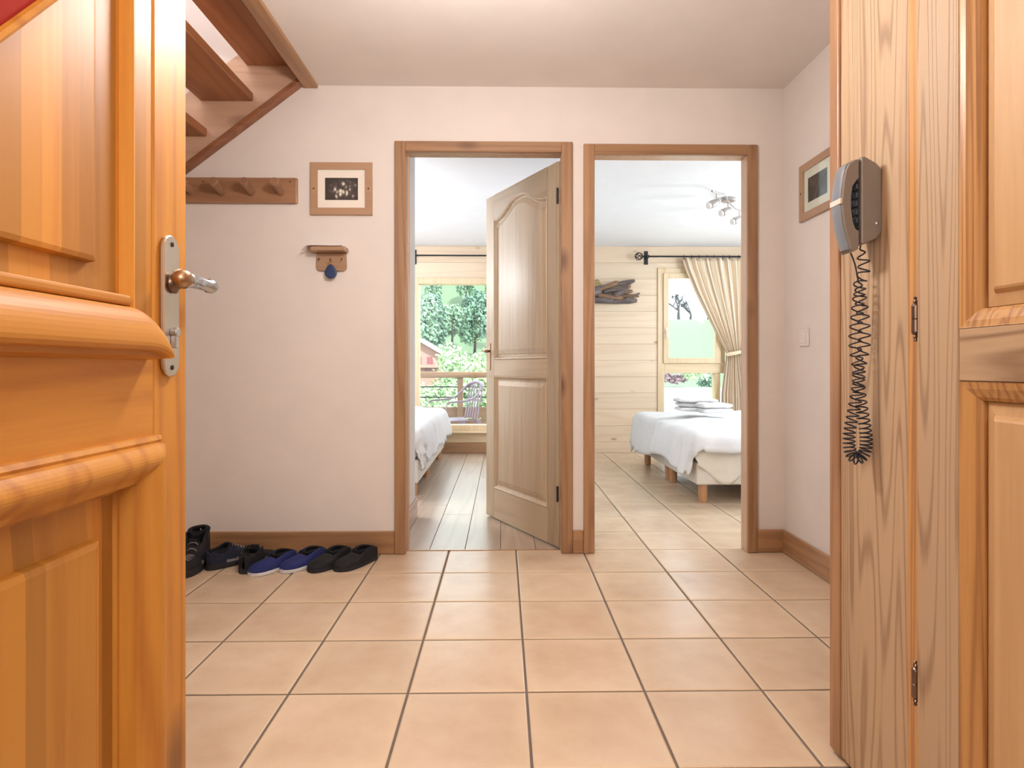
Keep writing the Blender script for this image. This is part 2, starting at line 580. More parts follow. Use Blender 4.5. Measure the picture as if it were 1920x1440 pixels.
# ------------------------------------------------------------------ hall shell
YW, YI = 3.10, 3.16           # back wall faces
HC, RC, YF = 2.378, 2.29, 6.75  # ceilings, far wall
XR, XL = 1.445, -2.35
wb_ = MB()
wb_.box(-0.94, -0.503, YW, YI, 0, HC + 0.2).box(XL, -0.94, YW, YI, 0, 4.6)
wb_.box(-0.503, 0.312, YW, YI, 2.052, HC + 0.2)
wb_.box(0.312, 0.457, YW, YI, 0, HC + 0.2).box(0.457, 1.264, YW, YI, 2.043, HC + 0.2)
wb_.box(1.264, XR + 0.1, YW, YI, 0, HC + 0.2)
struct('wall_back', wb_, M['plaster'], 'pale plaster wall with two bedroom doorways')
struct('wall_right', MB().box(XR, XR + 0.1, 0.0, YW, 0, HC + 0.2), M['plaster'], 'pale plaster wall at the right of the hall')
struct('wall_left', MB().box(XL - 0.1, XL, -0.1, YI, 0, 4.6), M['plaster'])
wf = MB().box(XL, -0.64, -0.14, -0.02, 0, HC).box(0.90, XR, -0.14, -0.02, 0, HC).box(-0.64, 0.90, -0.14, -0.02, 2.1, HC)
struct('wall_front', wf, M['plaster'])
struct('wall_landing', MB().box(-1.3, -1.2, -1.7, -0.14, 0, HC).box(1.3, 1.4, -1.7, -0.14, 0, HC).box(-1.3, 1.4, -1.8, -1.7, 0, HC),
       M['plaster'])
ce = MB().box(-0.94, XR, -1.75, YW, HC, HC + 0.22).box(XL, -0.94, -1.75, 2.10, HC, HC + 0.22)
struct('ceiling', ce, M['plaster'], 'pale plaster hall ceiling')
up = MB().box(XL, -0.9, 2.05, YW, 4.6, 4.7).box(-0.94, -0.86, 2.05, YW, HC + 0.22, 4.6).box(XL, -0.86, 2.0, 2.10, HC + 0.22, 4.6)
struct('wall_stairwell', up, M['plaster_white'], 'white upper wall of the stairwell')

# ------------------------------------------------------------------ tiled floor
PX, PY, X0, Y0 = 0.3463, 0.3443, 0.0705, 1.7775
sl = MB().box(XL, XR + 0.1, -1.75, YW + 0.08, -0.12, -0.004).box(0.40, 3.6, YW + 0.08, YF + 0.2, -0.12, -0.004)
fl = struct('floor', sl, M['grout'], 'terracotta tiled floor with grey joints')
tile_cache = {}
J = 0.0038


def tile_mesh(a, b):
    """one slightly cushioned tile of half sizes a, b"""
    k = (round(a, 4), round(b, 4))
    if k in tile_cache: return tile_cache[k]
    e = 0.004
    mb = MB()
    mb.rings([[(-a, -b, -0.004), (a, -b, -0.004), (a, b, -0.004), (-a, b, -0.004)],
              [(-a, -b, -0.0018), (a, -b, -0.0018), (a, b, -0.0018), (-a, b, -0.0018)],
              [(-a + e, -b + e, 0), (a - e, -b + e, 0), (a - e, b - e, 0), (-a + e, b - e, 0)]], cap0=False)
    me = bpy.data.meshes.new('tile')
    me.from_pydata(mb.v, [], mb.f)
    me.materials.append(M['tile'])
    tile_cache[k] = me
    return me


def lay_tiles(xa, xb, ya, yb):
    i0, i1 = math.floor((xa - X0) / PX), math.ceil((xb - X0) / PX)
    j0, j1 = math.floor((ya - Y0) / PY), math.ceil((yb - Y0) / PY)
    for i in range(i0, i1):
        for j in range(j0, j1):
            x0, x1 = max(xa, X0 + i * PX), min(xb, X0 + (i + 1) * PX)
            y0, y1 = max(ya, Y0 + j * PY), min(yb, Y0 + (j + 1) * PY)
            if x1 - x0 < 0.02 or y1 - y0 < 0.02: continue
            o = bpy.data.objects.new('tile', tile_mesh((x1 - x0) / 2 - J, (y1 - y0) / 2 - J))
            C.objects.link(o)
            o.parent = fl
            o.location = ((x0 + x1) / 2, (y0 + y1) / 2, 0.0003 * random.uniform(-1, 1))


YT = Y0 + 4 * PY
lay_tiles(-2.05, XR, 0.40, YT)
lay_tiles(0.46, 3.35, YT, YF)

# planks of the left bedroom
pl_ = struct('floor', MB().box(-2.7, 0.40, YW + 0.08, YF + 0.2, -0.12, -0.010), M['grout'], 'bleached wooden plank floor of the left bedroom')
xs = [-0.935 + 0.185 * k for k in range(-9, 8)]
for k in range(len(xs) - 1):
    y = 3.158 - random.uniform(0, 1.8)
    xa, xb = xs[k], min(xs[k + 1], 0.355)
    if xa >= 0.34: continue
    lo = 3.158 if (xa > -0.60) else 3.86
    while y < YF:
        y2 = y + 2.2
        ya, yb = max(y, lo), min(y2, YF)
        if xa < -0.50 and ya < YI and xa > -0.6: ya = max(ya, YI)
        if xb > 0.31 and ya < YI: ya = YI
        if yb - ya > 0.05:
            mb = MB().box(max(xa, -2.6) + 0.0012, xb - 0.0012, ya + 0.001, yb - 0.001, -0.010, 0.0)
            obj('plank', mb, M['plank'], pl_, org=((xa + xb) / 2, (ya + yb) / 2, 0), bevel=0.0015)
        y = y2
struct('trim_1', MB().box(-0.490, 0.299, 3.1475, 3.1575, -0.004, 0.0035), M['bronze'], 'thin metal threshold strip between tiles and planks', bevel=0.001)

# ------------------------------------------------------------------ door trims
def casing(name, xo0, xo1, zo, xi0, xi1, zi, label):
    root = thing(name, label, None, ((xi0 + xi1) / 2, YW, 0), kind='structure')
    y0, y1 = YW - 0.018, YW
    obj('side_casing', MB().box(xo0, xi0 + 0.012, y0, y1 - 0.0005, 0.001, zo), M['trim_wood'], root, bevel=0.003)
    obj('side_casing', MB().box(xi1 - 0.012, xo1, y0, y1 - 0.0005, 0.001, zo), M['trim_wood'], root, bevel=0.003)
    obj('head_casing', MB().box(xi0 + 0.012, xi1 - 0.012, y0, y1 - 0.0005, zi - 0.012, zo), M['trim_wood_x'], root, bevel=0.003)
    lin = M['trim_wood']
    obj('jamb', MB().box(xi0, xi0 + 0.012, YW, YI + 0.012, 0.001, zi), M['jamb_pale'], root, bevel=0.001)
    obj('jamb', MB().box(xi1 - 0.012, xi1, YW, YI + 0.012, 0.001, zi), M['jamb_pale'], root, bevel=0.001)
    obj('head_jamb', MB().box(xi0 + 0.012, xi1 - 0.012, YW, YI + 0.012, zi - 0.012, zi), M['jamb_pale'], root, bevel=0.001)
    obj('stop_bead', MB().box(xi0 + 0.012, xi0 + 0.02, YW + 0.05, YW + 0.07, 0.001, zi - 0.012), M['jamb_pale'], root)
    return root


M['jamb_pale'] = wood('jamb_pine', rgb(206, 172, 140), rgb(176, 134, 100), 'Z', 12, 0.06, 4, 0.35)
casing('trim_2', -0.546, 0.357, 2.094, -0.503, 0.312, 2.052, 'orange pine door frame around the left bedroom doorway')
casing('trim_3', 0.413, 1.304, 2.085, 0.457, 1.264, 2.043, 'orange pine door frame around the right bedroom doorway')

# baseboards
BH, BT = 0.118, 0.014


def base(name, x0, x1, y0, y1, mat, label=None):
    mb = MB().box(x0, x1, y0, y1, 0.002, BH)
    return struct(name, mb, mat, label, bevel=0.005, seg=2)


base('baseboard_back', XL, -0.5465, YW - BT, YW, M['trim_wood_x'], 'pine baseboard under the coat rack')
base('baseboard_back', 0.3575, 0.4125, YW - BT, YW, M['trim_wood_x'], 'short pine baseboard between the two door frames')
base('baseboard_back', 1.3045, XR, YW - BT, YW, M['trim_wood_x'], 'short pine baseboard right of the right door frame')
base('baseboard_right', XR - BT, XR, 1.50, YW - BT - 0.0005, M['trim_wood_y'], 'pine baseboard along the right wall')

# ------------------------------------------------------------------ left bedroom shell
RX0 = -2.6
struct('wall_bedroom_left', MB().box(RX0 - 0.1, RX0, YI, YF, 0, RC), M['plaster_white'])
struct('wall_bedroom_return', MB().box(-0.64, -0.552, YI, 3.85, 0, RC).box(RX0, -0.64, 3.75, 3.85, 0, RC), M['plaster_white'],
       'short white wall just inside the left doorway')
base('baseboard_bedroom', -0.552, -0.538, YI, 3.864, M['trim_wood_y'], 'pine baseboard just inside the left doorway')
struct('wall_partition', MB().box(0.358, 0.452, YI, YF, 0, RC), M['plaster_white'])
struct('wall_twin_room_right', MB().box(3.40, 3.5, YI, 4.6, 0, RC).box(3.40, 3.5, 5.9, YF, 0, RC).box(3.40, 3.5, 4.6, 5.9, 0, 0.9)
       .box(3.40, 3.5, 4.6, 5.9, 2.0, RC), M['plaster_white'])
struct('wall_twin_room_near', MB().box(XR + 0.1, 3.5, YW, YI, 0, RC), M['plaster_white'])
struct('ceiling', MB().box(RX0 - 0.1, 3.5, YI, YF + 0.2, RC, RC + 0.3), M['plaster_white'], 'white ceiling of the two bedrooms')

# far wall: structure behind, pine boards in front
WA = (-0.989, 0.33, 0.10, 1.935)      # window A opening x0 x1 z0 z1
p1, p2 = atY(1232, 503, YF), atY(1385, 503, YF)
WB = (p1.x, p1.x + 0.92, 0.12, p1.z)
far = MB()
Ya, Yb = YF + 0.004, YF + 0.20
far.box(RX0, WA[0], Ya, Yb, 0, RC).box(WA[0], WA[1], Ya, Yb, WA[3], RC).box(WA[0], WA[1], Ya, Yb, -0.1, WA[2])
far.box(WA[1], WB[0], Ya, Yb, 0, RC).box(WB[0], WB[1], Ya, Yb, WB[3], RC).box(WB[0], WB[1], Ya, Yb, -0.1, WB[2])
far.box(WB[1], 3.5, Ya, Yb, 0, RC)
wfar = struct('wall_far', far, M['exterior'], 'far bedroom wall clad with pale horizontal pine boards')
BP = 0.181


def boards(x0, x1, z0, z1):
    z = RC - BP
    zs = []
    while z > -BP:
        a, b = max(z, z0), min(z + BP, z1)
        if b - a > 0.012:
            mb = MB()
            g = 0.0025
            # tongue-and-groove board: bevelled edges leave a V joint
            mb.prism([(x0, Ya, a), (x0, Ya - 0.0135, a + 0.0005), (x0, Ya - 0.016, a + g), (x0, Ya - 0.016, b - g), (x0, Ya - 0.0135, b - 0.0005), (x0, Ya, b)],
                     (x1 - x0, 0, 0))
            obj('board', mb, M['clad'], wfar, org=((x0 + x1) / 2, Ya, (a + b) / 2))
        z -= BP


boards(RX0, WA[0], 0.0, RC)
boards(WA[0], 0.357, WA[3], RC)
boards(0.453, WB[0], 0.0, RC)
boards(WB[0], WB[1], WB[3], RC)
boards(WB[1], 3.4, 0.0, RC)


def framebars(name, x0, x1, z0, z1, w, y0, y1, parent, label=None):
    mb = MB().box(x0, x0 + w, y0, y1, z0, z1).box(x1 - w, x1, y0, y1, z0, z1)
    mb.box(x0 + w, x1 - w, y0, y1, z1 - w, z1).box(x0 + w, x1 - w, y0, y1, z0, z0 + w)
    return obj(name, mb, M['win_z'], parent, bevel=0.004, label=label)


# window 1: wide balcony window, sill step of two boards
w1 = thing('window_1', 'wide pine balcony window of the left bedroom', None, ((WA[0] + WA[1]) / 2, YF, WA[2]), kind='structure')
framebars('frame', WA[0], WA[1], 0.24, WA[3], 0.07, YF - 0.035, YF + 0.09, w1)
obj('mullion', MB().box(-0.16, -0.06, YF - 0.02, YF + 0.08, 0.31, WA[3] - 0.07), M['win_z'], w1, bevel=0.004)
obj('pane', MB().box(WA[0] + 0.07, -0.16, YF + 0.03, YF + 0.036, 0.31, WA[3] - 0.07), M['glass'], w1)
obj('pane', MB().box(-0.06, WA[1] - 0.07, YF + 0.03, YF + 0.036, 0.31, WA[3] - 0.07), M['glass'], w1)
obj('sill', MB().box(WA[0], 0.357, YF - 0.11, YF - 0.034, 0.225, 0.243), M['win_x'], w1, bevel=0.003)
obj('step_board', MB().box(WA[0], 0.357, YF - 0.04, YF + 0.003, 0.115, 0.225), M['win_x'], w1, bevel=0.003)
obj('step_board', MB().box(WA[0], 0.357, YF - 0.055, YF + 0.003, 0.001, 0.115), M['trim_wood_x'], w1, bevel=0.003)

# window 2: casement above a fixed light
w2 = thing('window_2', 'narrow pine window of the right bedroom with a casement above a fixed pane', None, ((WB[0] + WB[1]) / 2, YF, WB[2]), kind='structure')
framebars('frame', WB[0], WB[1], WB[2], WB[3], 0.075, YF - 0.03, YF + 0.09, w2)
zt0, zt1 = atY(1300, 700, YF - 0.03).z, atY(1300, 678, YF - 0.03).z
obj('transom', MB().box(WB[0] + 0.075, WB[1] - 0.075, YF - 0.03, YF + 0.09, zt0, zt1), M['win_x'], w2, bevel=0.004)
sx0, sx1 = WB[0] + 0.06, WB[0] + 0.70
sash = framebars('sash', sx0, sx1, zt1 - 0.02, WB[3] - 0.06, 0.06, YF - 0.05, YF + 0.02, w2)
obj('pane', MB().box(sx0 + 0.06, sx1 - 0.06, YF - 0.018, YF - 0.012, zt1 + 0.04, WB[3] - 0.12), M['glass'], sash)
obj('pane', MB().box(WB[0] + 0.075, sx1 - 0.06, YF + 0.02, YF + 0.026, WB[2] + 0.075, zt0), M['glass'], w2)
obj('mullion', MB().box(sx1 - 0.06, sx1 + 0.0, YF - 0.025, YF + 0.08, WB[2] + 0.075, zt0), M['win_z'], w2, bevel=0.003)
obj('mullion', MB().box(sx1 + 0.0, sx1 + 0.05, YF - 0.03, YF + 0.08, zt1, WB[3] - 0.075), M['win_z'], w2, bevel=0.003)
obj('pane', MB().box(sx1, WB[1] - 0.075, YF + 0.02, YF + 0.026, WB[2] + 0.075, zt0), M['glass'], w2)
obj('pane', MB().box(sx1 + 0.05, WB[1] - 0.075, YF + 0.02, YF + 0.026, zt1, WB[3] - 0.075), M['glass'], w2)
hz_ = atY(1250, 620, YF - 0.06)
hd = MB().box(hz_.x - 0.012, hz_.x + 0.012, YF - 0.058, YF - 0.049, hz_.z - 0.035, hz_.z + 0.035)
hd.tube([(hz_.x, YF - 0.058, hz_.z), (hz_.x, YF - 0.085, hz_.z), (hz_.x, YF - 0.087, hz_.z - 0.09)], 0.008, 8)
obj('handle', hd, M['white_plastic'], w2, bevel=0.001)
# window 3: side window of the right bedroom, beyond the frame edge, gives daylight
w3 = thing('window_3', 'side window of the right bedroom', None, (3.45, 5.25, 0.9), kind='structure')
mb = MB().box(3.41, 3.49, 4.6, 4.66, 0.9, 2.0).box(3.41, 3.49, 5.84, 5.9, 0.9, 2.0).box(3.41, 3.49, 4.66, 5.84, 0.9, 0.96).box(3.41, 3.49, 4.66, 5.84, 1.94, 2.0)
obj('frame', mb, M['win_z'], w3)
obj('pane', MB().box(3.445, 3.45, 4.66, 5.84, 0.96, 1.94), M['glass'], w3)

# ------------------------------------------------------------------ staircase
st = thing('staircase', 'open wooden staircase rising along the back wall above the coat rack', 'staircase', (-2.2, 2.7, 0.0))
slope = (2.405 - 1.948) / (1.602 - 1.006)


def zlow(x): return 1.948 + (x + 1.602) * slope


ang = math.atan(slope)
sw = 0.285 / math.cos(ang)
xa, xb = -2.30, -0.96
for y0, y1 in ((YW - 0.028, YW - 0.0005), (2.11, 2.138)):
    xe = xb if y0 > 2.5 else -0.955
    mb = MB().prism([(xa, y0, zlow(xa)), (xe, y0, zlow(xe)), (xe, y0, zlow(xe) + sw), (xa, y0, zlow(xa) + sw)], (0, y1 - y0, 0))
    obj('stringer', mb, M['stair_x'], st, bevel=0.002)
mb = MB().prism([(xa, YW - 0.052, zlow(xa) - 0.03), (-0.985, YW - 0.052, zlow(-0.985) - 0.03), (-0.985, YW - 0.052, zlow(-0.985)), (xa, YW - 0.052, zlow(xa))], (0, 0.0515, 0))
obj('stringer_edge', mb, M['stair_dark'], st, bevel=0.002, label='dark brown lower edge moulding of the stringer')
for k in range(-4, 2):
    zt = 2.282 + 0.1785 * k
    xr = -1.250 + 0.230 * k
    mb = MB().box(xr - 0.262, xr, 2.14, YW - 0.029, zt, zt + 0.042)
    if xr - 0.262 > XL:
        obj('tread', mb, M['stair_y'], st, bevel=0.004)
struct('trim_4', MB().box(-1.006, -0.935, 2.05, YW - 0.001, 2.362, HC + 0.25), M['trim_wood_y'], 'pine edge beam of the stair opening in the ceiling', bevel=0.003)
struct('trim_5', MB().box(-1.045, -1.006, 2.05, YW - 0.06, 2.41, HC + 0.25), M['stair_dark'], bevel=0.002)

# ------------------------------------------------------------------ entrance door leaf (opened inwards, left)
DX = -0.54
dr = thing('door_1', 'open honey pine entrance door at the left with carved panels', 'door', (DX, 0.13, 0.0), kind='structure')
DY0, DY1, DZ0, DZ1 = 0.13, 1.048, 0.012, 2.05


def fd(a, b, o): return Vector((DX + o, a, b))


T = 0.046
obj('stile', MB().box(DX - T, DX, 0.950, DY1, DZ0, DZ1), M['honey_z'], dr, bevel=0.003)
obj('stile', MB().box(DX - T, DX, DY0, 0.230, DZ0, DZ1), M['honey_z'], dr, bevel=0.003)
obj('rail', MB().box(DX - T, DX, 0.230, 0.950, 1.93, DZ1), M['honey_y'], dr, bevel=0.002)
obj('rail', MB().box(DX - T, DX, 0.230, 0.950, 0.835, 1.0), M['honey_y'], dr, bevel=0.002)
obj('rail', MB().box(DX - T, DX, 0.230, 0.950, DZ0, 0.14), M['honey_y'], dr, bevel=0.002)
obj('back_board', MB().box(DX - T + 0.002, DX - 0.030, 0.22, 0.96, 0.1, 1.97), M['honey_z'], dr)
# upper raised panel, its foot hidden behind the bullnose
up_p = [(0.206, 0.930), (0.974, 0.930), (0.974, 1.94), (0.206, 1.94)]
mb = MB()
mould(mb, fd, up_p, [(0.0, -0.018), (0.024, -0.018), (0.0245, -0.003), (0.076, -0.003), (0.080, 0.005), (0.086, 0.007), (0.091, 0.004), (0.093, -0.010),
                     (0.098, -0.010), (0.158, -0.012), (0.160, 0.001), (0.166, 0.003)], cap=True)
obj('upper_panel', mb, M['honey_panel'], dr)
# bullnose moulding under the upper panel with a rounded end
prof = [(0.0, 1.036), (0.006, 1.0355)]
for i in range(1, 14):
    a_ = PI / 2 * i / 13
    prof.append((0.006 + 0.036 * math.sin(a_), 0.985 + 0.0505 * math.cos(a_)))
prof += [(0.041, 0.980), (0.036, 0.975), (0.024, 0.973), (0.022, 0.966), (0.012, 0.963), (0.0, 0.961)]
mb = MB()
rr = []
YE0, YE1 = 0.872, 0.932
for k in range(14):
    t = max(0, (k - 1) / 12)
    y = 0.230 if k == 0 else YE0 + (YE1 - YE0) * math.sin(t * PI / 2)
    zt = 1.036 - 0.066 * (1 - math.cos(t * PI / 2)) if k else 1.036
    rr.append([fd(y, 0.961 + (z - 0.961) * (zt - 0.961) / (1.036 - 0.961), x) for x, z in prof])
mb.rings(rr)
obj('bullnose_moulding', mb, M['honey_y'], dr)
mb = MB().box(DX - 0.004, DX + 0.010, 0.235, 0.880, 1.037, 1.052)
obj('bead', mb, M['honey_y'], dr, bevel=0.005, seg=3)
# lower bolection moulding, mitred at its corner, with the glued panel inside
lo_p = [(0.228, 0.14), (0.950, 0.14), (0.950, 0.845), (0.228, 0.845)]
mb = MB()
pr = [(0.0, 0.0), (0.0, 0.012), (0.006, 0.016), (0.010, 0.015), (0.012, 0.024)]
for i in range(1, 13):
    t = i / 12
    pr.append((0.012 + 0.052 * t, 0.024 + 0.014 * math.sin(PI * min(1, t * 1.25) * 0.8) - 0.020 * t ** 2.2))
pr += [(0.066, 0.000), (0.068, -0.010), (0.074, -0.010), (0.076, -0.016)]
mould(mb, fd, lo_p, pr)
obj('bolection_moulding', mb, M['honey_z'], dr)
mb = MB()
mould(mb, fd, offset_path(lo_p, 0.076, True), [(-0.002, -0.0155), (0.004, -0.015), (0.050, -0.012), (0.052, 0.0), (0.060, 0.002)], cap=True)
obj('lower_panel', mb, M['honey_panel'], dr)
# lozenge inset in the upper panel: red field in a pine moulding
loz = [(0.59, 1.222), (0.785, 1.446), (0.59, 1.670), (0.395, 1.446)]
mb = MB()
mould(mb, fd, loz, [(-0.002, 0.0), (0.0, 0.010), (0.004, 0.013), (0.008, 0.010), (0.010, 0.002)])
obj('lozenge_moulding', mb, M['honey_y'], dr)
mb = MB()
mould(mb, fd, offset_path(loz, 0.009, True), [(0.0, 0.002), (0.0, 0.0045)], cap=True)
obj('lozenge_inset', mb, M['red_inset'], dr, label='red lozenge-shaped inset in the upper panel')
# lock plate with lever
LY = 0.988


def pill(y, z, hw, hh, x0, x1, n=8):
    ring = []
    for s, zc in ((1, z + hh - hw), (-1, z - hh + hw)):
        for i in range(n + 1):
            a = PI * i / n + (0 if s == 1 else PI)
            ring.append((y + hw * math.cos(a), zc + hw * math.sin(a)))
    return [[Vector((x, p[0], p[1])) for p in ring] for x in (x0, x1)]


lk = obj('lock_plate', MB().rings(pill(LY, 1.048, 0.023, 0.114, DX + 0.0005, DX + 0.008)), M['sat_steel'], dr, bevel=0.002, label='satin metal lock plate')
for z in (1.147, 0.949):
    obj('screw', MB().lathe([(0.004, 0), (0.004, 0.0012), (0.001, 0.0014)], (DX + 0.008, LY, z), (1, 0, 0), 10), M['screw'], lk)
obj('lever_rose', MB().lathe([(0.016, 0), (0.017, 0.004), (0.012, 0.008), (0.009, 0.012), (0.009, 0.022)], (DX + 0.008, LY, 1.085), (1, 0, 0), 18), M['brown_metal'], lk, smooth=True)
mb = MB().lathe([(0.001, -0.016), (0.008, -0.0145), (0.0135, -0.009), (0.016, 0.0), (0.0135, 0.009), (0.010, 0.0125)], (DX + 0.026, LY - 0.004, 1.092), (0.05, 1, 0), 20)
obj('lever_neck', mb, M['bronze'], lk, smooth=True, label='bronze ball at the head of the lever')
lv = Vector((0.06, 1.0, -0.02)).normalized()
mb = MB().lathe([(0.010, 0.0), (0.0125, 0.006), (0.0125, 0.012), (0.0115, 0.014), (0.0100, 0.066), (0.0125, 0.069), (0.0125, 0.076), (0.009, 0.079), (0.008, 0.086), (0.005, 0.091), (0.001, 0.092)],
                (DX + 0.0265, LY + 0.006, 1.092), lv, 18)
obj('lever', mb, M['chrome'], lk, smooth=True, label='polished tapered lever')
mb = MB().lathe([(0.0075, 0), (0.0075, 0.010), (0.006, 0.011), (0.001, 0.0112)], (DX + 0.008, LY, 1.006), (1, 0, 0), 14)
mb.box(DX + 0.008, DX + 0.016, LY - 0.004, LY + 0.004, 0.980, 1.004)
obj('lock_cylinder', mb, M['chrome'], lk, bevel=0.001)

# ------------------------------------------------------------------ wardrobe at the right
WX = 0.815
wr = thing('wardrobe', 'tall built-in pale pine cupboard at the right edge, telephone on its end board', 'cupboard', (1.1, 0.8, 0.0))
WZ1 = 2.37


def fw(a, b, o): return Vector((WX - o, -a, b))     # a runs towards the camera


obj('end_board', MB().box(WX, WX + 0.022, 1.206, 1.452, 0.012, WZ1), M['pale_z'], wr, bevel=0.002, label='wide pale knotty pine board')
obj('corner_post', MB().box(WX - 0.006, WX + 0.03, 1.4525, 1.493, 0.012, WZ1), M['honey_pale'] if 'honey_pale' in M else M['trim_wood'], wr, bevel=0.004, seg=2, label='orange pine corner strip')
obj('hinge_stile', MB().box(WX - 0.004, WX + 0.03, 1.1635, 1.2055, 0.0, WZ1), M['pale_edge'], wr, bevel=0.003)
obj('hinge_stile', MB().box(WX - 0.004, WX + 0.03, 0.135, 0.18, 0.0, WZ1), M['pale_edge'], wr, bevel=0.003)
obj('back_panel', MB().box(WX + 0.03, XR - 0.016, 1.470, 1.490, 0.0, WZ1), M['pale_panel'], wr)
obj('top_rail', MB().box(WX - 0.004, WX + 0.03, 0.18, 1.1635, 2.22, WZ1), M['pale_y'], wr)
dd = obj('cupboard_door', MB().box(WX + 0.018, WX + 0.024, 0.185, 1.159, 0.03, 2.21), M['pale_panel'], wr)
obj('stile', MB().box(WX - 0.016, WX + 0.018, 1.052, 1.1595, 0.03, 2.21), M['pale_z'], dd, bevel=0.002)
obj('stile', MB().box(WX - 0.016, WX + 0.018, 0.185, 0.285, 0.03, 2.21), M['pale_z'], dd, bevel=0.002)
obj('rail', MB().box(WX - 0.016, WX + 0.018, 0.285, 1.052, 0.925, 1.017), M['pale_y'], dd, bevel=0.002)
obj('rail', MB().box(WX - 0.016, WX + 0.018, 0.285, 1.052, 0.03, 0.15), M['pale_y'], dd, bevel=0.002)
obj('rail', MB().box(WX - 0.016, WX + 0.018, 0.285, 1.052, 2.10, 2.21), M['pale_y'], dd, bevel=0.002)
for z0, z1 in ((0.15, 0.925), (1.017, 2.10)):
    path = [(-1.052, z0), (-0.285, z0), (-0.285, z1), (-1.052, z1)]
    mb = MB()
    mould(mb, fw, path, [(0.0, 0.016), (0.002, 0.015), (0.012, 0.013), (0.026, 0.006), (0.032, 0.0), (0.033, -0.008)])
    obj('panel_moulding', mb, M['pale_edge'], dd)
    mb = MB()
    mould(mb, fw, offset_path(path, 0.033, True), [(0.0, -0.012), (0.001, -0.008), (0.022, -0.004), (0.028, 0.004), (0.032, 0.006)], cap=True)
    obj('raised_panel', mb, M['pale_panel'], dd)
for zc in (1.043, 0.335):
    prof = [(0.001, -0.044), (0.0035, -0.042), (0.0025, -0.038), (0.0045, -0.034), (0.003, -0.031), (0.006, -0.028), (0.007, -0.025), (0.0068, -0.001), (0.0055, 0.0),
            (0.0068, 0.001), (0.007, 0.025), (0.006, 0.028), (0.003, 0.031), (0.0045, 0.034), (0.0025, 0.038), (0.0035, 0.042), (0.001, 0.044)]
    h = MB().lathe(prof, (WX - 0.012, 1.170, zc), (0, 0, 1), 12)
    h.box(WX - 0.012, WX - 0.004, 1.165, 1.171, zc - 0.026, zc + 0.026)
    obj('hinge', h, M['brown_metal'], wr, label='antique metal barrel hinge with turned finials')

# ------------------------------------------------------------------ telephone on the board
ph = thing('wall_telephone', 'grey brown corded wall telephone mounted on the pine board', 'telephone', (WX, 1.32, 1.21))
PY0, PY1 = 1.292, 1.352
TX = 0.772
oz = 1.21
# base: side outline in x-z extruded along y
bp = [(WX - 0.0005, 1.375), (WX - 0.012, 1.388), (TX + 0.006, 1.402), (TX - 0.002, 1.402), (TX - 0.002, 1.215), (TX + 0.004, 1.213), (WX - 0.012, 1.226), (WX - 0.0005, 1.240)]
mb = MB().prism([(x, PY0, z) for x, z in bp], (0, PY1 - PY0, 0))
bs_ = obj('phone_base', mb, M['phone'], ph, bevel=0.003, seg=2)
obj('keypad_panel', MB().box(TX - 0.0045, TX - 0.002, PY0 + 0.006, PY1 - 0.006, 1.248, 1.350), M['phone_dark'], bs_, bevel=0.001)
for r in range(5):
    for c in range(3):
        y = PY0 + 0.0145 + c * 0.0195
        z = 1.340 - r * 0.0185
        obj('key', MB().box(TX - 0.0085, TX - 0.0045, y - 0.0075, y + 0.0075, z - 0.006, z + 0.006), M['phone_key'], bs_, bevel=0.0015)
obj('bell_screw', MB().lathe([(0.004, 0), (0.004, 0.002), (0.001, 0.003)], (WX - 0.012, PY0, 1.258), (0, -1, 0), 10), M['chrome'], bs_)
# handset: C-shaped outline extruded, arch over the keypad
outer = [(TX - 0.006, 1.398), (TX - 0.014, 1.397), (TX - 0.026, 1.389), (TX - 0.033, 1.375), (TX - 0.0385, 1.345), (TX - 0.041, 1.315), (TX - 0.040, 1.285),
         (TX - 0.036, 1.255), (TX - 0.029, 1.228), (TX - 0.022, 1.205), (TX - 0.017, 1.198)]
inner = [(TX - 0.006, 1.204), (TX - 0.0045, 1.212), (TX - 0.0045, 1.240), (TX - 0.012, 1.246), (TX - 0.018, 1.262), (TX - 0.0215, 1.29), (TX - 0.0215, 1.318), (TX - 0.018, 1.340), (TX - 0.010, 1.353), (TX - 0.0045, 1.358), (TX - 0.0045, 1.392)]
mb = MB()
ya, yb = PY0 + 0.004, PY1 - 0.010
outl = outer + inner
ctr = Vector((TX - 0.03, 1.3))
rr = []
for y, k in ((ya, 0.0), (ya + 0.003, 1.0), (yb - 0.003, 1.0), (yb, 0.0)):
    row = []
    for i, (x, z) in enumerate(outl):
        g = 0.0025 * (1 - k)
        row.append((x + (g if i < len(outer) else -g * 0.4), y, z + (0 if 2 < i < 9 else (-g if z > 1.3 else g) * 0.5)))
    rr.append(row)
mb.rings(rr)
hs = obj('handset', mb, M['phone'], ph)
mb = MB()
oc = catmull([Vector((x, 0, z)) for x, z in outer[1:-1]], 4)
mb.rings([[(q.x - 0.0004, ya + 0.006, q.z), (q.x - 0.0022, ya + 0.012, q.z), (q.x - 0.0030, (ya + yb) / 2, q.z), (q.x - 0.0022, yb - 0.010, q.z), (q.x - 0.0004, yb - 0.004, q.z)] for q in oc], closed=False)
obj('handset_back', mb, M['phone_back'] if 'phone_back' in M else plain('phone_back_grey', rgb(120, 126, 134), 0.3), hs, smooth=True)
obj('label_band', MB().box(TX - 0.0446, TX - 0.040, ya + 0.002, yb - 0.002, 1.302, 1.314), M['phone_label'], hs, bevel=0.0005, label='pale label band across the handset')
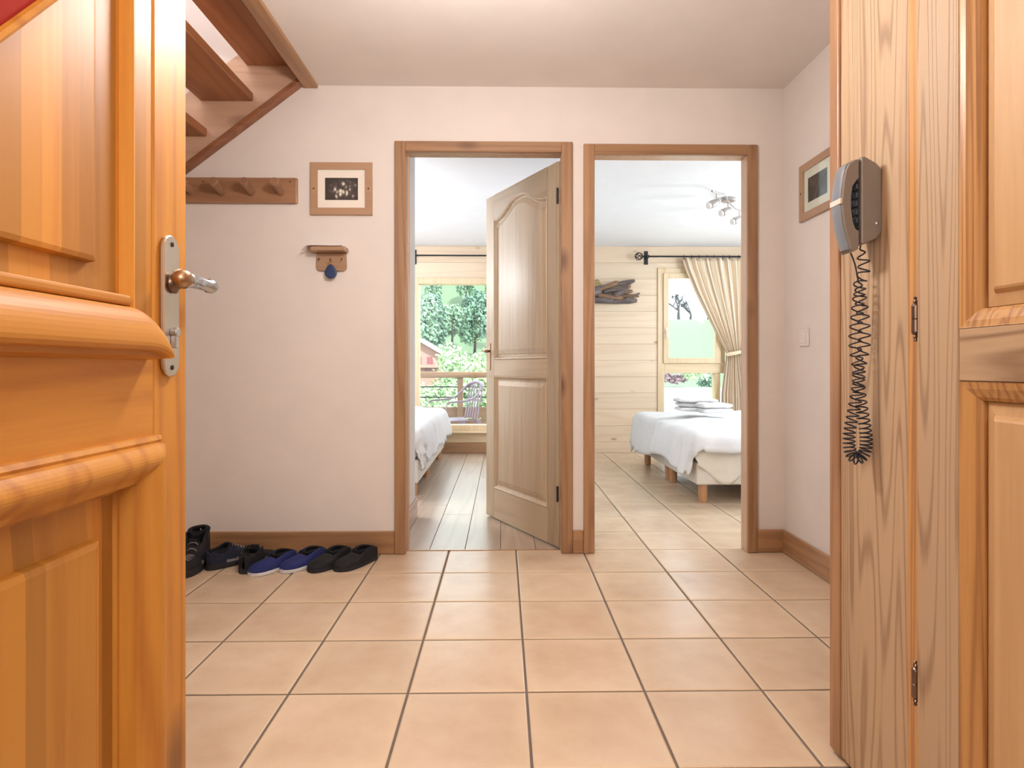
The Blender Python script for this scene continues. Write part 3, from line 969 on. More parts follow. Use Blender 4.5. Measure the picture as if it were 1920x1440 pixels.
# coiled cord: down from the handset, loop, back up to the base
mb = MB()
xz = []
P_ = []
cy = 1.322
A0 = Vector((TX - 0.008, cy, 1.200))
B0 = Vector((TX + 0.014, cy, 1.216))
ctrl = [A0, Vector((TX +0.0015, cy, 1.175)), Vector((TX +0.0065, cy, 1.150)), Vector((TX +0.0115, cy, 1.125)), Vector((TX +0.0055, cy, 1.06)), Vector((TX +0.0015, cy, 1.00)),
        Vector((TX +0.0095, cy, 0.93)), Vector((TX +0.0015, cy, 0.87)), Vector((TX -0.0115, cy, 0.80)), Vector((TX -0.0085, cy, 0.762)), Vector((TX +0.0055, cy, 0.748)), Vector((TX +0.0225, cy, 0.762)),
        Vector((TX +0.0255, cy, 0.80)), Vector((TX +0.0145, cy, 0.87)), Vector((TX +0.0095, cy, 0.93)), Vector((TX +0.0215, cy, 1.00)), Vector((TX +0.0195, cy, 1.06)), Vector((TX +0.0115, cy, 1.125)),
        Vector((TX +0.0215, cy, 1.165)), B0]


center = catmull(ctrl, 60)
acc = 0.0
tot = len(center)
L = [0]
for i in range(1, tot): L.append(L[-1] + (center[i] - center[i - 1]).length)
path = []
phs = 0
for i in range(tot):
    t = L[i] / L[-1]
    d = (center[min(i + 1, tot - 1)] - center[max(i - 1, 0)]).normalized()
    side = Vector((0, 1, 0)).cross(d).normalized()
    # tighter turns at the bottom of the loop, stretched near the top
    low = math.exp(-((t - 0.5) / 0.14) ** 2)
    pitch = 0.0205 - 0.013 * low
    if i: phs += (L[i] - L[i - 1]) / pitch * 2 * PI
    amp = 0.0115 * min(1, max(0, (t - 0.06) / 0.04)) * min(1, max(0, (1 - t) / 0.03))
    path.append(center[i] + side * math.cos(phs) * amp + Vector((0, 1, 0)) * math.sin(phs) * amp)
# resample for the tight turns
fine = catmull(path, 2)
mb.tube(fine, 0.0017, 6)
obj('coiled_cord', mb, M['cord'], ph, smooth=True, label='dark coiled cord hanging in a loop')

# ------------------------------------------------------------------ bedroom door leaf
hx, hy = 0.290, 3.160
fx, fy = -0.103, 3.885
lw = math.hypot(fx - hx, fy - hy)
lrot = math.atan2(fy - hy, fx - hx)
bl = thing('door_2', 'bleached pine bedroom door standing ajar with arched upper panel', 'door', (hx, hy, 0.0), lrot, kind='structure')
# local: x along the leaf, near face towards +y
TL = 0.040
zb, ztp = 0.010, 2.022


def fl2(a, b, o): return Vector((a, o, b))


so, si = 0.105, 0.105
obj('stile', MB().box(0.0, so, -TL, 0, zb, ztp), M['oak_z'], bl, local=True, bevel=0.002)
obj('stile', MB().box(lw - si, lw, -TL, 0, zb, ztp), M['oak_z'], bl, local=True, bevel=0.002)
obj('rail', MB().box(so, lw - si, -TL, 0, 0.895, 0.995), M['oak_x'], bl, local=True, bevel=0.002)
obj('rail', MB().box(so, lw - si, -TL, 0, zb, 0.195), M['oak_x'], bl, local=True, bevel=0.002)


def arch(t):
    s = 1 - abs(2 * t - 1)             # 0 at ends, 1 in the middle
    s = min(1, max(0, (s - 0.12) / 0.80))
    return 1.870 + 0.085 * (s * s * (3 - 2 * s))


na = 24
apts = [(so + (lw - so - si) * i / na, arch(i / na)) for i in range(na + 1)]
mb = MB()
for i in range(na):
    (x0, z0), (x1, z1) = apts[i], apts[i + 1]
    for y in (0, -TL):
        mb.poly([(x0, y, z0), (x1, y, z1), (x1, y, ztp), (x0, y, ztp)])
    mb.poly([(x0, 0, z0), (x1, 0, z1), (x1, -TL, z1), (x0, -TL, z0)])
mb.poly([(so, 0, ztp), (lw - si, 0, ztp), (lw - si, -TL, ztp), (so, -TL, ztp)])
obj('arched_rail', mb, M['oak_x'], bl, local=True)
pu = [(so, 0.995), (lw - si, 0.995)] + list(reversed(apts))
plw = [(so, 0.195), (lw - si, 0.195), (lw - si, 0.895), (so, 0.895)]
for nm, pth in (('upper_panel', pu), ('lower_panel', plw)):
    mb = MB()
    mould(mb, fl2, pth, [(0.0, 0.0), (0.003, 0.003), (0.012, -0.002), (0.018, -0.012), (0.020, -0.015), (0.030, -0.0155), (0.033, -0.012), (0.060, -0.004)], cap=True)
    obj(nm, mb, M['oak_z'], bl, local=True)
    mb = MB()
    mould(mb, fl2, pth, [(0.0, -TL + 0.008), (0.001, -TL + 0.007)], cap=True)
    obj('rear_panel', mb, M['oak_z'], bl, local=True)
hl = MB().box(lw - 0.062, lw - 0.032, 0.0005, 0.004, 0.93, 1.10)
hp = obj('handle_plate', hl, M['bronze'], bl, local=True, bevel=0.001)
mb = MB().tube([(lw - 0.047, 0.004, 1.05), (lw - 0.047, 0.045, 1.05), (lw - 0.055, 0.052, 1.05), (lw - 0.12, 0.054, 1.046)], 0.008, 10)
obj('lever', mb, M['bronze'], hp, local=True, smooth=True)
for z in (1.80, 0.25):
    obj('hinge', MB().lathe([(0.006, 0), (0.006, 0.08)], (-0.004, 0.007, z), (0, 0, 1), 10), M['iron'], bl, local=True)

# ------------------------------------------------------------------ wall fittings of the hall
# coat rack
p = atY(557, 333, YW - 0.02)
rx1, rz1 = p.x, p.z
rz0 = atY(557, 381, YW - 0.02).z
rk = thing('coat_rack', 'wooden wall coat rack with round pegs under the staircase', 'coat rack', (rx1 - 0.4, YW, rz0))
obj('rack_board', MB().box(rx1 - 0.565, rx1, YW - 0.022, YW - 0.0005, rz0, rz1), M['rack_wood'], rk, bevel=0.006, seg=2)
pz = (rz0 + rz1) / 2 - 0.013
for k in range(4):
    bx = atY(527, 360, YW - 0.02).x - 0.1475 * k
    dirv = Vector((0, -1, 0.30)).normalized()
    mb = MB().lathe([(0.0175, -0.004), (0.018, 0.03), (0.0215, 0.075), (0.0235, 0.098), (0.021, 0.103), (0.001, 0.104)], (bx, YW - 0.021, pz), dirv, 18)
    obj('peg', mb, M['rack_wood'], rk, smooth=False, bevel=0.001)
for k in (0.035, 0.47):
    obj('screw', MB().lathe([(0.004, 0), (0.003, 0.001)], (rx1 - k, YW - 0.022, rz1 - 0.022), (0, -1, 0), 8), M['screw'], rk)


def picture(root, fn, w, h, printm, mw=0.036, pw=0.084, ph_=0.057):
    """fn(a, b, out) maps the picture plane, centre at 0,0"""
    P = [(-w / 2, -h / 2), (w / 2, -h / 2), (w / 2, h / 2), (-w / 2, h / 2)]
    mb = MB()
    mould(mb, fn, P, [(0.0, 0.0005), (0.0, 0.014), (0.002, 0.016), (mw, 0.015), (mw, 0.006)])
    obj('frame', mb, M['frame_wood'], root)
    mb = MB()
    mould(mb, fn, offset_path(P, mw - 0.001, True), [(0.0, 0.005), (0.0, 0.007)], cap=True)
    mt = obj('mat_board', mb, M['mat_board'], root)
    Q = [(-pw, -ph_), (pw, -ph_), (pw, ph_), (-pw, ph_)]
    mb = MB()
    mould(mb, fn, Q, [(0.0, 0.0071), (0.0, 0.0076)], cap=True)
    c = fn(0, 0, 0.0076)
    obj('photo_print', mb, printm, mt, org=c)
    for sx in (-1, 1):
        q = fn(sx * (w / 2 - mw / 2), 0, 0.0157)
        nrm = (fn(0, 0, 1) - fn(0, 0, 0))
        obj('screw', MB().lathe([(0.005, 0), (0.0045, 0.0015), (0.002, 0.003), (0.001, 0.003)], q, nrm, 10), M['brown_metal'], root)


a, b = atY(582, 403, YW - 0.01), atY(698, 305, YW - 0.01)
cx, cz = (a.x + b.x) / 2, (a.z + b.z) / 2
pic = thing('framed_picture', 'small framed black and white photograph right of the coat rack', 'picture', (cx, YW, cz - 0.13))
picture(pic, lambda u, v, o: Vector((cx + u, YW - o, cz + v)), b.x - a.x, b.z - a.z, M['print'], ph_=0.056, pw=0.083)
ry1 = 1.445 * FPX / (1508 - 942) * 1.0
rzc = 0.952 + (688 - 364) / FPX * ry1
pic2 = thing('framed_picture', 'framed photograph on the right wall, half hidden by the cupboard', 'picture', (XR, ry1 - 0.157, rzc - 0.13))
picture(pic2, lambda u, v, o: Vector((XR - o, ry1 - 0.157 - u, rzc + v)), 0.315, 0.268, M['print_dark'])
gl = MB().box(XR - 0.010, XR - 0.0085, ry1 - 0.157 - 0.12, ry1 - 0.157 + 0.12, rzc - 0.097, rzc + 0.097)
obj('picture_glass', gl, M['glass'], pic2)

# key holder with shelf
a, b = atY(593, 508, YW - 0.01), atY(650, 475, YW - 0.01)
kx0, kx1, kz0, kz1 = a.x, b.x, a.z, b.z
kh = thing('key_holder', 'small wooden key rack with a little shelf below the framed photograph', 'key holder', ((kx0 + kx1) / 2, YW, kz0))
r_ = 0.02
ring = []
for (cx_, cz_, a0) in ((kx1 - r_, kz0 + r_, -90), (kx1 - 0.002, kz1, 0), (kx0 + 0.002, kz1, 90), (kx0 + r_, kz0 + r_, 180)):
    if a0 in (0, 90):
        ring.append((cx_, cz_))
    else:
        for i in range(6):
            an = math.radians(a0 + 18 * i)
            ring.append((cx_ + r_ * math.cos(an), cz_ + r_ * math.sin(an)))
obj('back_plate', MB().prism([(x, YW - 0.0005, z) for x, z in ring], (0, -0.013, 0)), M['frame_wood'], kh, bevel=0.002)
sx0, sx1 = kx0 - 0.028, kx1 + 0.008
obj('shelf', MB().prism([(sx0 + 0.006, YW - 0.0005, kz1 + 0.002), (sx1, YW - 0.0005, kz1 + 0.002), (sx1, YW - 0.075, kz1 + 0.002), (sx0 + 0.02, YW - 0.075, kz1 + 0.002), (sx0, YW - 0.05, kz1 + 0.002)],
                        (0, 0, 0.022)), M['frame_wood'], kh, bevel=0.004, seg=2)
kxm = (kx0 + kx1) / 2 - 0.002
hkz = kz0 + 0.062
hooks = []
for k, x in enumerate((kx0 + 0.018, kxm, kx1 - 0.022)):
    mb = MB().tube([(x, YW - 0.012, hkz), (x, YW - 0.022, hkz - 0.001), (x, YW - 0.028, hkz - 0.010), (x, YW - 0.033, hkz - 0.012), (x, YW - 0.037, hkz - 0.004)], 0.002, 6)
    obj('hook', mb, M['brown_metal'], kh, smooth=True)
fob = thing('key', 'key ring with a round blue tag hanging from the middle hook', 'key', (kxm, YW - 0.03, hkz - 0.1))
rc_ = Vector((kxm, YW - 0.030, hkz - 0.022))
obj('ring', MB().tube([rc_ + Vector((0.011 * math.cos(2 * PI * i / 20), 0.003 * math.sin(2 * PI * i / 20), 0.0115 * math.sin(2 * PI * i / 20))) for i in range(20)], 0.0014, 6, loop=True), M['brass'], fob, smooth=True)
mb = MB()
rr = []
fc = Vector((kxm + 0.004, YW - 0.030, hkz - 0.072))
for y, s in ((0.004, 0.75), (0.0025, 1.0), (-0.0025, 1.0), (-0.004, 0.75)):
    row = []
    for i in range(24):
        an = 2 * PI * i / 24
        w_ = 0.031 * (1 - 0.28 * max(0, math.sin(an)))
        row.append(fc + Vector((w_ * s * math.cos(an), y, (0.031 if math.sin(an) < 0 else 0.040) * s * math.sin(an))))
    rr.append(row)
mb.rings(rr)
obj('tag', mb, M['keyfob'], fob, label='blue plastic tag')
mb = MB().box(kxm - 0.004, kxm + 0.001, YW - 0.0275, YW - 0.026, hkz - 0.075, hkz - 0.032)
obj('key_blade', mb, M['brass'], fob, bevel=0.0005)
mb = MB().grid(lambda u, v: Vector((sx0 - 0.026 + u * (sx1 - sx0 + 0.012), YW - 0.006 - 0.078 * v,
                                    kz1 + 0.0255 + 0.010 * math.exp(-((u - 0.3) / 0.3) ** 2) * 0.3 + 0.012 * (v > 0.8) * (u - 0.5) * 0.3 - 0.022 * max(0, 0.12 - u) / 0.12)), 24, 4)
tag(obj('folded_paper', mb, M['paper'], solid=0.0012, org=(kxm, YW - 0.04, kz1 + 0.024)), 'white sheet of paper lying on the little key shelf', 'paper')

# light switch
sy = XR * FPX / (1514 - 942)
sw_ = thing('light_switch', 'white light switch on the right wall below the framed photograph', 'switch', (XR, sy, 1.05))
sz = 0.95 + (688 - 632) / FPX * sy
obj('switch_plate', MB().box(XR - 0.009, XR - 0.0005, sy - 0.042, sy + 0.042, sz - 0.042, sz + 0.042), M['white_plastic'], sw_, bevel=0.003, seg=2)
obj('rocker', MB().prism([(XR - 0.009, sy - 0.028, sz - 0.028), (XR - 0.0125, sy - 0.028, sz - 0.028), (XR - 0.0105, sy - 0.028, sz + 0.028), (XR - 0.009, sy - 0.028, sz + 0.028)], (0, 0.056, 0)), M['white_plastic'], sw_, bevel=0.001)


# canopies out of view above the lights; the bedroom one tops an added fill
def unseen_canopy(name, label, x, y, z, r=0.16):
    t = thing(name, label, 'lamp', (x, y, z))
    obj('canopy', MB().lathe([(r * 0.4, -0.03), (r * 0.42, -0.0005)], (x, y, z), (0, 0, 1), 24), M['sat_steel'], t)
    return t


unseen_canopy('unseen_canopy', 'round ceiling lamp canopy above the hall', -0.12, 1.62, HC)
unseen_canopy('unseen_canopy', 'round ceiling lamp canopy above the entrance', 0.1, 0.3, HC)
unseen_canopy('unseen_canopy', 'round unseen canopy above the added fill light in the left bedroom', -1.9, 4.6, RC)

# ------------------------------------------------------------------ shoes
def shoe(name, label, cat, loc, rot, Ls=0.28, Ws=0.10, kind='sneaker', up='shoe_black', sole='shoe_sole', st_=0.022, patch=None, group=None):
    """local: toe towards +x, heel at x = 0; rotz turns the toe"""
    t = thing(name, label, cat, (loc[0], loc[1], 0.0), rot, group=group)
    n, m_ = 22, 18

    def half(u):      # plan half width
        w = 0.62 + 0.38 * math.sin(min(1, u * 1.25) * PI * 0.62)
        e0 = min(1, math.sqrt(max(0, 1 - ((0.13 - u) / 0.13) ** 2)) if u < 0.13 else 1)
        e1 = math.sqrt(max(0, 1 - ((u - 0.80) / 0.20) ** 2)) if u > 0.80 else 1
        return Ws / 2 * w * max(0.03, e0 * e1)

    if kind == 'boot':
        ht = lambda u: (0.168 if u < 0.34 else 0.168 - 0.098 * min(1, (u - 0.34) / 0.22) - 0.02 * max(0, u - 0.56) / 0.44)
        op = (0.03, 0.38)
    elif kind == 'sneaker':
        ht = lambda u: (0.088 if u < 0.05 else 0.088 - 0.016 * math.sin(PI * min(1, (u - 0.05) / 0.35)) + 0.012 * min(1, u / 0.42)) if u < 0.42 else 0.100 - 0.052 * min(1, (u - 0.42) / 0.40) - 0.006 * (u - 0.42)
        op = (0.06, 0.44)
    else:
        ht = lambda u: 0.050 + 0.022 * math.sin(PI * min(1, u / 0.62)) if u < 0.40 else 0.068 - 0.026 * ((u - 0.40) / 0.6)
        op = (0.07, 0.50)
    sy_ = 0.25 * Ws

    def yoff(u): return 0.06 * Ws * math.sin(u * PI)
    mb = MB()
    rr = []
    us = [0.002 + 0.996 * (0.5 - 0.5 * math.cos(PI * i / n)) for i in range(n + 1)]
    for u in us:
        w, h = half(u), ht(u) - st_
        endk = min(1, (1 - u) / 0.10) ** 0.5 if u > 0.9 else 1
        h *= max(0.15, endk)
        row = []
        for j in range(m_ + 1):
            a_ = PI * j / m_
            ca, sa = math.cos(a_), math.sin(a_)
            q = 0.75
            y = w * (abs(ca) ** q) * (1 if ca > 0 else -1) * (1 - 0.20 * sa * min(0.9, h / 0.08))
            z = st_ + h * (abs(sa) ** 0.62)
            if op[0] < u < op[1]:
                cq = (abs(ca) ** 0.45) * (1 if ca > 0 else -1)
                y = w * cq * (1 - 0.08 * sa)
                z = st_ + h * min(1, sa / 0.4) ** 0.7
                if abs(cq) < 0.80:
                    z = st_ + 0.008
                    y *= 0.97
            row.append((u * Ls, y + yoff(u), z))
        rr.append(row)
    base_n = len(mb.f)
    mb.rings(rr, closed=False)
    # lining colour on the inside of the opening
    for k, fc_ in enumerate(mb.f):
        zz = [mb.v[i][2] for i in fc_]
        xx = sum(mb.v[i][0] for i in fc_) / len(fc_) / Ls
        if min(zz) < st_ + 0.012 and op[0] - 0.05 < xx < op[1] + 0.06:
            yy = [abs(mb.v[i][1] - yoff(xx)) for i in fc_]
            if sum(yy) / 4 < half(xx) * 0.8: mb.m[k] = 1
    obj('upper', mb, [M[up], M['shoe_lining']], t, local=True, smooth=True)
    mb = MB()
    rr = []
    for z, s in ((0.001, 0.96), (0.004, 1.03), (st_ * 0.9, 1.04), (st_ + 0.002, 0.99)):
        row = [(u * Ls, half(u) * s + yoff(u), z) for u in us] + [(u * Ls, -half(u) * s + yoff(u), z) for u in reversed(us)]
        rr.append(row)
    mb.rings(rr)
    obj('sole', mb, M[sole], t, local=True)
    if kind in ('sneaker', 'boot'):
        z1, z0 = (ht(0.46) + 0.006, ht(0.74) + 0.004)
        nl = 5 if kind == 'sneaker' else 6
        for k in range(nl):
            u = 0.45 + 0.055 * k
            z = ht(u) + 0.003
            w = half(u) * 0.42
            mb = MB().tube([(u * Ls, -w + yoff(u), z - 0.010), (u * Ls, -w * 0.5 + yoff(u), z), ((u + 0.02) * Ls, w * 0.5 + yoff(u), z), ((u + 0.02) * Ls, w + yoff(u), z - 0.010)], 0.0028, 6)
            obj('lace', mb, M[patch or 'shoe_black'], t, local=True, smooth=True)
        zc = ht(0.43)
        tg = MB().prism([(0.40 * Ls, -0.022, zc - 0.02), (0.40 * Ls, 0.022, zc - 0.02), (0.40 * Ls, 0.018, zc + 0.008), (0.40 * Ls, -0.018, zc + 0.008)], (0.010, 0, 0))
        obj('tongue', tg, M[up], t, local=True, bevel=0.003)
        tb = MB().tube([(-0.002, 0, ht(0.02) - 0.03), (-0.008, 0, ht(0.02) - 0.008), (-0.004, 0, ht(0.02) + 0.004), (0.008, 0, ht(0.02) - 0.002)], 0.004, 6)
        if kind == 'sneaker': obj('pull_tab', tb, M[up], t, local=True, smooth=True)
    if True:
        # rolled collar round the opening
        cp = []
        for i in range(20):
            a_ = 2 * PI * i / 20
            u = (op[0] + op[1]) / 2 + (op[1] - op[0]) / 2 * math.cos(a_)
            cp.append((u * Ls, half(u) * (0.72 if kind == 'slipper' else 0.88) * math.sin(a_) + yoff(u), ht(u) - (0.003 if kind == 'slipper' else 0.001)))
        obj('collar', MB().tube(cp, 0.009 if kind == 'boot' else 0.006, 8, loop=True), M['shoe_lining'], t, local=True, smooth=True)
    if patch and kind != 'slipper':
        for s in (-1, 1):
            mb = MB()
            us2 = [0.30 + 0.3 * i / 8 for i in range(9)]
            mb.rings([[(u * Ls, s * (half(u) * 1.01) + yoff(u), st_ + 0.004), (u * Ls, s * half(u) * 0.985 + yoff(u), st_ + 0.020)] for u in us2], closed=False)
            obj('side_patch', mb, M[patch], t, local=True, solid=0.002, label='pale grey side patch')
    return t


def heading(dx, dy): return math.atan2(dy, dx)


shoe('walking_boot', 'black laced walking boot leftmost on the floor, beside the open entrance door', 'boot', (-1.47, 3.02), heading(0.05, -1), 0.285, 0.115, 'boot', patch='shoe_grey', st_=0.028)
shoe('trainer', 'black and grey trainer between the walking boot and the other trainer', 'shoe', (-1.385, 2.86), heading(0.62, 0.72), 0.27, 0.10, 'sneaker', up='shoe_navy', sole='shoe_sole', patch='shoe_grey')
shoe('trainer', 'dark trainer with its heel towards the camera, just behind the blue slippers', 'shoe', (-1.185, 2.80), heading(0.08, 1), 0.265, 0.10, 'sneaker', up='shoe_black', sole='shoe_sole', patch='shoe_grey')
h1 = heading(-0.5, -0.87)
shoe('slipper', 'blue slipper with white sole, the left one of the blue pair', 'slipper', (-1.015, 3.0), heading(-0.48, -0.88), 0.265, 0.098, 'slipper', up='shoe_blue', sole='shoe_white', st_=0.016, group='blue slippers')
shoe('slipper', 'blue slipper with white sole, the right one of the blue pair', 'slipper', (-0.882, 3.04), heading(-0.50, -0.86), 0.265, 0.098, 'slipper', up='shoe_blue', sole='shoe_white', st_=0.016, group='blue slippers')
shoe('slipper', 'plain black slipper, left one of the black pair', 'slipper', (-0.765, 3.05), heading(-0.46, -0.88), 0.265, 0.10, 'slipper', up='shoe_black', sole='shoe_sole', st_=0.014, group='black slippers')
shoe('slipper', 'plain black slipper nearest the left door frame', 'slipper', (-0.635, 3.055), heading(-0.52, -0.86), 0.265, 0.10, 'slipper', up='shoe_black', sole='shoe_sole', st_=0.014, group='black slippers')

# ------------------------------------------------------------------ beds
def drape(x0, x1, y0, y1, top, drops, nx=70, ny=70, seed=0.0, puff=0.03, r=0.07, flare=0.03, wr=0.012):
    """a duvet: flat over the mattress, bends over the edges and hangs by drops (left, right, near, far)"""
    dl, dr_, dn, df = drops

    def fn(i, j):
        a = x0 - dl + (x1 + dr_ - x0 + dl) * i
        b = y0 - dn + (y1 + df - y0 + dn) * j
        ca, cb = min(max(a, x0), x1), min(max(b, y0), y1)
        da, db = a - ca, b - cb
        d = math.hypot(da, db)
        if da and db:
            d *= 0.86
        nz = noise.noise(Vector((a * 2.3, b * 2.3, seed))) * wr * 1.6 + noise.noise(Vector((a * 7, b * 7, seed + 3))) * wr * 0.7
        if d < 1e-6:
            e = min(a - x0 if dl else 9, x1 - a if dr_ else 9, b - y0 if dn else 9, y1 - b if df else 9)
            return Vector((a, b, top + puff * (1 - math.exp(-e / 0.25)) + nz))
        ux, uy = da / math.hypot(da, db), db / math.hypot(da, db)
        k = 1 + 0.25 * noise.noise(Vector((a * 1.7, b * 1.7, seed + 9)))
        d *= k
        q = r * PI / 2
        if d < q:
            hxx = r * math.sin(d / r)
            dz = r * (1 - math.cos(d / r))
        else:
            hxx = r + flare * (1 - math.exp(-(d - q) / 0.15))
            dz = r + (d - q)
        t = a * abs(uy) + b * abs(ux)
        fold = math.sin(t * 21 + 3 * noise.noise(Vector((t * 3, seed, 1)))) * 0.014 * min(1, d / 0.2)
        hxx += fold + nz
        return Vector((ca + ux * hxx, cb + uy * hxx, top - dz + nz * 0.6))

    return MB().grid(fn, nx, ny)


# twin beds in the right room, feet ends towards the doorway
FXB = 1.345
for k, (ya, yb, lab) in enumerate(((4.19, 5.06, 'nearer white divan bed under the shared duvet in the right bedroom'), (5.075, 5.945, 'farther white divan bed under the shared duvet in the right bedroom'))):
    bd = thing('divan_bed', lab, 'bed', (FXB, ya, 0), group='twin beds pushed together')
    obj('bed_base', MB().box(FXB, 3.30, ya, yb, 0.132, 0.29), M['base_fabric'], bd, bevel=0.012, seg=2)
    obj('mattress', MB().box(FXB + 0.01, 3.30, ya + 0.01, yb - 0.01, 0.292, 0.485), M['sheet'], bd, bevel=0.04, seg=3)
    for x in (FXB + 0.065, 3.22):
        for y in (ya + 0.065, yb - 0.065):
            obj('leg', MB().lathe([(0.027, 0.0005), (0.030, 0.01), (0.033, 0.131)], (x, y, 0), (0, 0, 1), 16), M['leg_wood'], bd, smooth=False)
mb = drape(FXB + 0.03, 3.28, 4.20, 5.93, 0.50, (0.36, 0.0, 0.16, 0.30), 84, 84, 1.7, puff=0.045, r=0.085, flare=0.05, wr=0.016)
tag(obj('duvet', mb, M['white_linen'], smooth=True, solid=0.02, org=(2.3, 5.05, 0.5)), 'puffy white duvet spread over both twin beds in the right bedroom', 'duvet')
# sheet corner hanging at the near foot corner
mb = MB().grid(lambda u, v: Vector((FXB - 0.012 + u * 0.50 + 0.012 * math.sin(v * 9), 4.172 - 0.012 * math.sin(u * 14 + v * 2) * (0.4 + v), 0.40 - v * (0.10 + 0.16 * math.exp(-((u - 0.42) / 0.32) ** 2)))), 30, 10)
tag(obj('bed_sheet', mb, M['sheet'], smooth=True, solid=0.004, org=(1.6, 4.17, 0.35)), 'cream sheet corner hanging out below the duvet at the near bed corner', 'sheet')
# folded towels on the duvet
tw0 = atY(1305, 765, 5.25)
for k, (dx, dy, w, d, h, zz, lab) in enumerate(((-0.03, 0.0, 0.33, 0.22, 0.115, 0.0, 'folded white towel at the back of the stack on the right bed'),
                                               (0.05, -0.20, 0.26, 0.14, 0.085, 0.0, 'rolled white towel in front on the right bed'))):
    cx_, cy_, cz_ = tw0.x + dx, 5.15 + dy, 0.575
    tr = thing('towel', lab, 'towel', (cx_, cy_, cz_), 0.18 if k else -0.08, group='folded towels on the bed')
    nl = 3 if k == 0 else 2
    for q in range(nl):
        sh_ = 0.012 * math.sin(q * 2.3 + k)
        t0, t1 = h * q / nl, h * (q + 1) / nl - 0.002
        rr = []
        for i in range(11):
            u = i / 10
            e = 1 - 0.5 * abs(2 * u - 1) ** 10
            row = []
            for jj in range(20):
                a_ = 2 * PI * jj / 20
                ca, sa = math.cos(a_), math.sin(a_)
                yy = d / 2 * (abs(ca) ** 0.3) * (1 if ca > 0 else -1) * (0.96 + 0.04 * e)
                zz = (t1 - t0) / 2 * (abs(sa) ** 0.3) * (1 if sa > 0 else -1) * e
                nn = noise.noise(Vector((u * 4 + k, ca * 1.3, q * 3.1)))
                row.append(((u - 0.5) * w + sh_ + 0.006 * nn, yy + sh_ + 0.010 * nn, (t0 + t1) / 2 + zz + 0.010 * nn * (0.4 + q * 0.4)))
            rr.append(row)
        obj('fold', MB().rings(rr), M['white_linen'], tr, local=True, smooth=True)

# bed in the left room
bd = thing('divan_bed', 'white divan bed at the left inside the left bedroom', 'bed', (-0.66, 4.45, 0))
obj('bed_base', MB().box(-2.2, -0.615, 4.45, 6.40, 0.10, 0.27), M['base_fabric'], bd, bevel=0.012, seg=2)
obj('mattress', MB().box(-2.2, -0.625, 4.46, 6.39, 0.272, 0.50), M['sheet'], bd, bevel=0.04, seg=3)
for y in (4.52, 5.28, 6.28):
    for x in (-0.66, -2.1):
        obj('leg', MB().lathe([(0.027, 0.0005), (0.033, 0.099)], (x, y, 0), (0, 0, 1), 16), M['leg_wood'], bd)
mb = drape(-2.2, -0.66, 4.47, 6.36, 0.53, (0.0, 0.34, 0.25, 0.22), 60, 80, 5.2, puff=0.05, r=0.09, flare=0.03, wr=0.012)
tag(obj('duvet', mb, M['white_linen'], smooth=True, solid=0.02, org=(-1.4, 5.4, 0.5)), 'white duvet over the bed in the left bedroom', 'duvet')

# ------------------------------------------------------------------ curtain rods and curtain
def rod(x0, x1, y, z, label, finial_left):
    t = thing('curtain_rod', label, 'curtain rod', ((x0 + x1) / 2, y, z))
    obj('pole', MB().tube([(x0, y, z), (x1, y, z)], 0.009, 10), M['iron'], t, smooth=True)
    return t


rz_ = atY(840, 479, YF - 0.09).z
ra = rod(atY(778, 480, YF - 0.09).x, 0.30, YF - 0.09, rz_, 'dark iron curtain rod above the left bedroom window', False)
bx = atY(778, 479, YF - 0.05).x
obj('bracket', MB().box(bx - 0.03, bx + 0.012, YF - 0.0125, YF - 0.020, rz_ - 0.085, rz_ + 0.075).box(bx - 0.016, bx + 0.010, YF - 0.10, YF - 0.02, rz_ - 0.012, rz_ + 0.012), M['iron'], ra, bevel=0.002)
ry = YF - 0.11
rbz = atY(1300, 481, ry).z
rbx = atY(1208, 481, ry).x
rb = rod(rbx, 3.0, ry, rbz, 'dark iron curtain rod with a caged finial above the right bedroom window', True)
# cage finial: twisted bars between two collars
fcx = atY(1198, 481, ry).x
cg = MB()
for k in range(6):
    pts = []
    for i in range(13):
        a_ = PI * i / 12
        rad = 0.038 * math.sin(a_) + 0.004
        tw = 2 * PI * k / 6 + a_ * 0.7
        pts.append((fcx - 0.038 * math.cos(a_), ry + rad * math.cos(tw), rbz + rad * math.sin(tw)))
    cg.tube(pts, 0.0045, 6)
cg.lathe([(0.010, 0), (0.012, 0.01), (0.008, 0.02)], (fcx + 0.034, ry, rbz), (1, 0, 0), 10)
cg.lathe([(0.001, 0), (0.010, 0.006), (0.006, 0.014)], (fcx - 0.048, ry, rbz), (1, 0, 0), 10)
obj('finial', cg, M['iron'], rb, smooth=True)
bx = atY(1215, 481, ry).x
obj('bracket', MB().box(bx - 0.022, bx + 0.022, YF - 0.0125, YF - 0.020, rbz - 0.075, rbz + 0.075).box(bx - 0.014, bx + 0.014, ry - 0.012, YF - 0.02, rbz - 0.014, rbz + 0.014), M['iron'], rb, bevel=0.002)

cu = thing('curtain', 'striped beige curtain tied back at the right bedroom window', 'curtain', (2.4, ry, 0.4))
ct, ctie, cbot = rbz - 0.02, atY(1375, 662, ry).z, 0.12
XLs = [(0.0, atY(1279, 485, ry).x), (0.10, atY(1284, 505, ry).x), (0.35, atY(1303, 570, ry).x), (0.6, atY(1325, 615, ry).x), (0.85, atY(1348, 645, ry).x), (1.0, atY(1362, 662, ry).x)]
XT1 = 2.78
nu, nv = 150, 46
mb = MB()
mb.uv = []
rr = []


def lerp(tab, t):
    for (a, x), (b, y) in zip(tab, tab[1:]):
        if t <= b:
            return x + (y - x) * (t - a) / (b - a)
    return tab[-1][1]


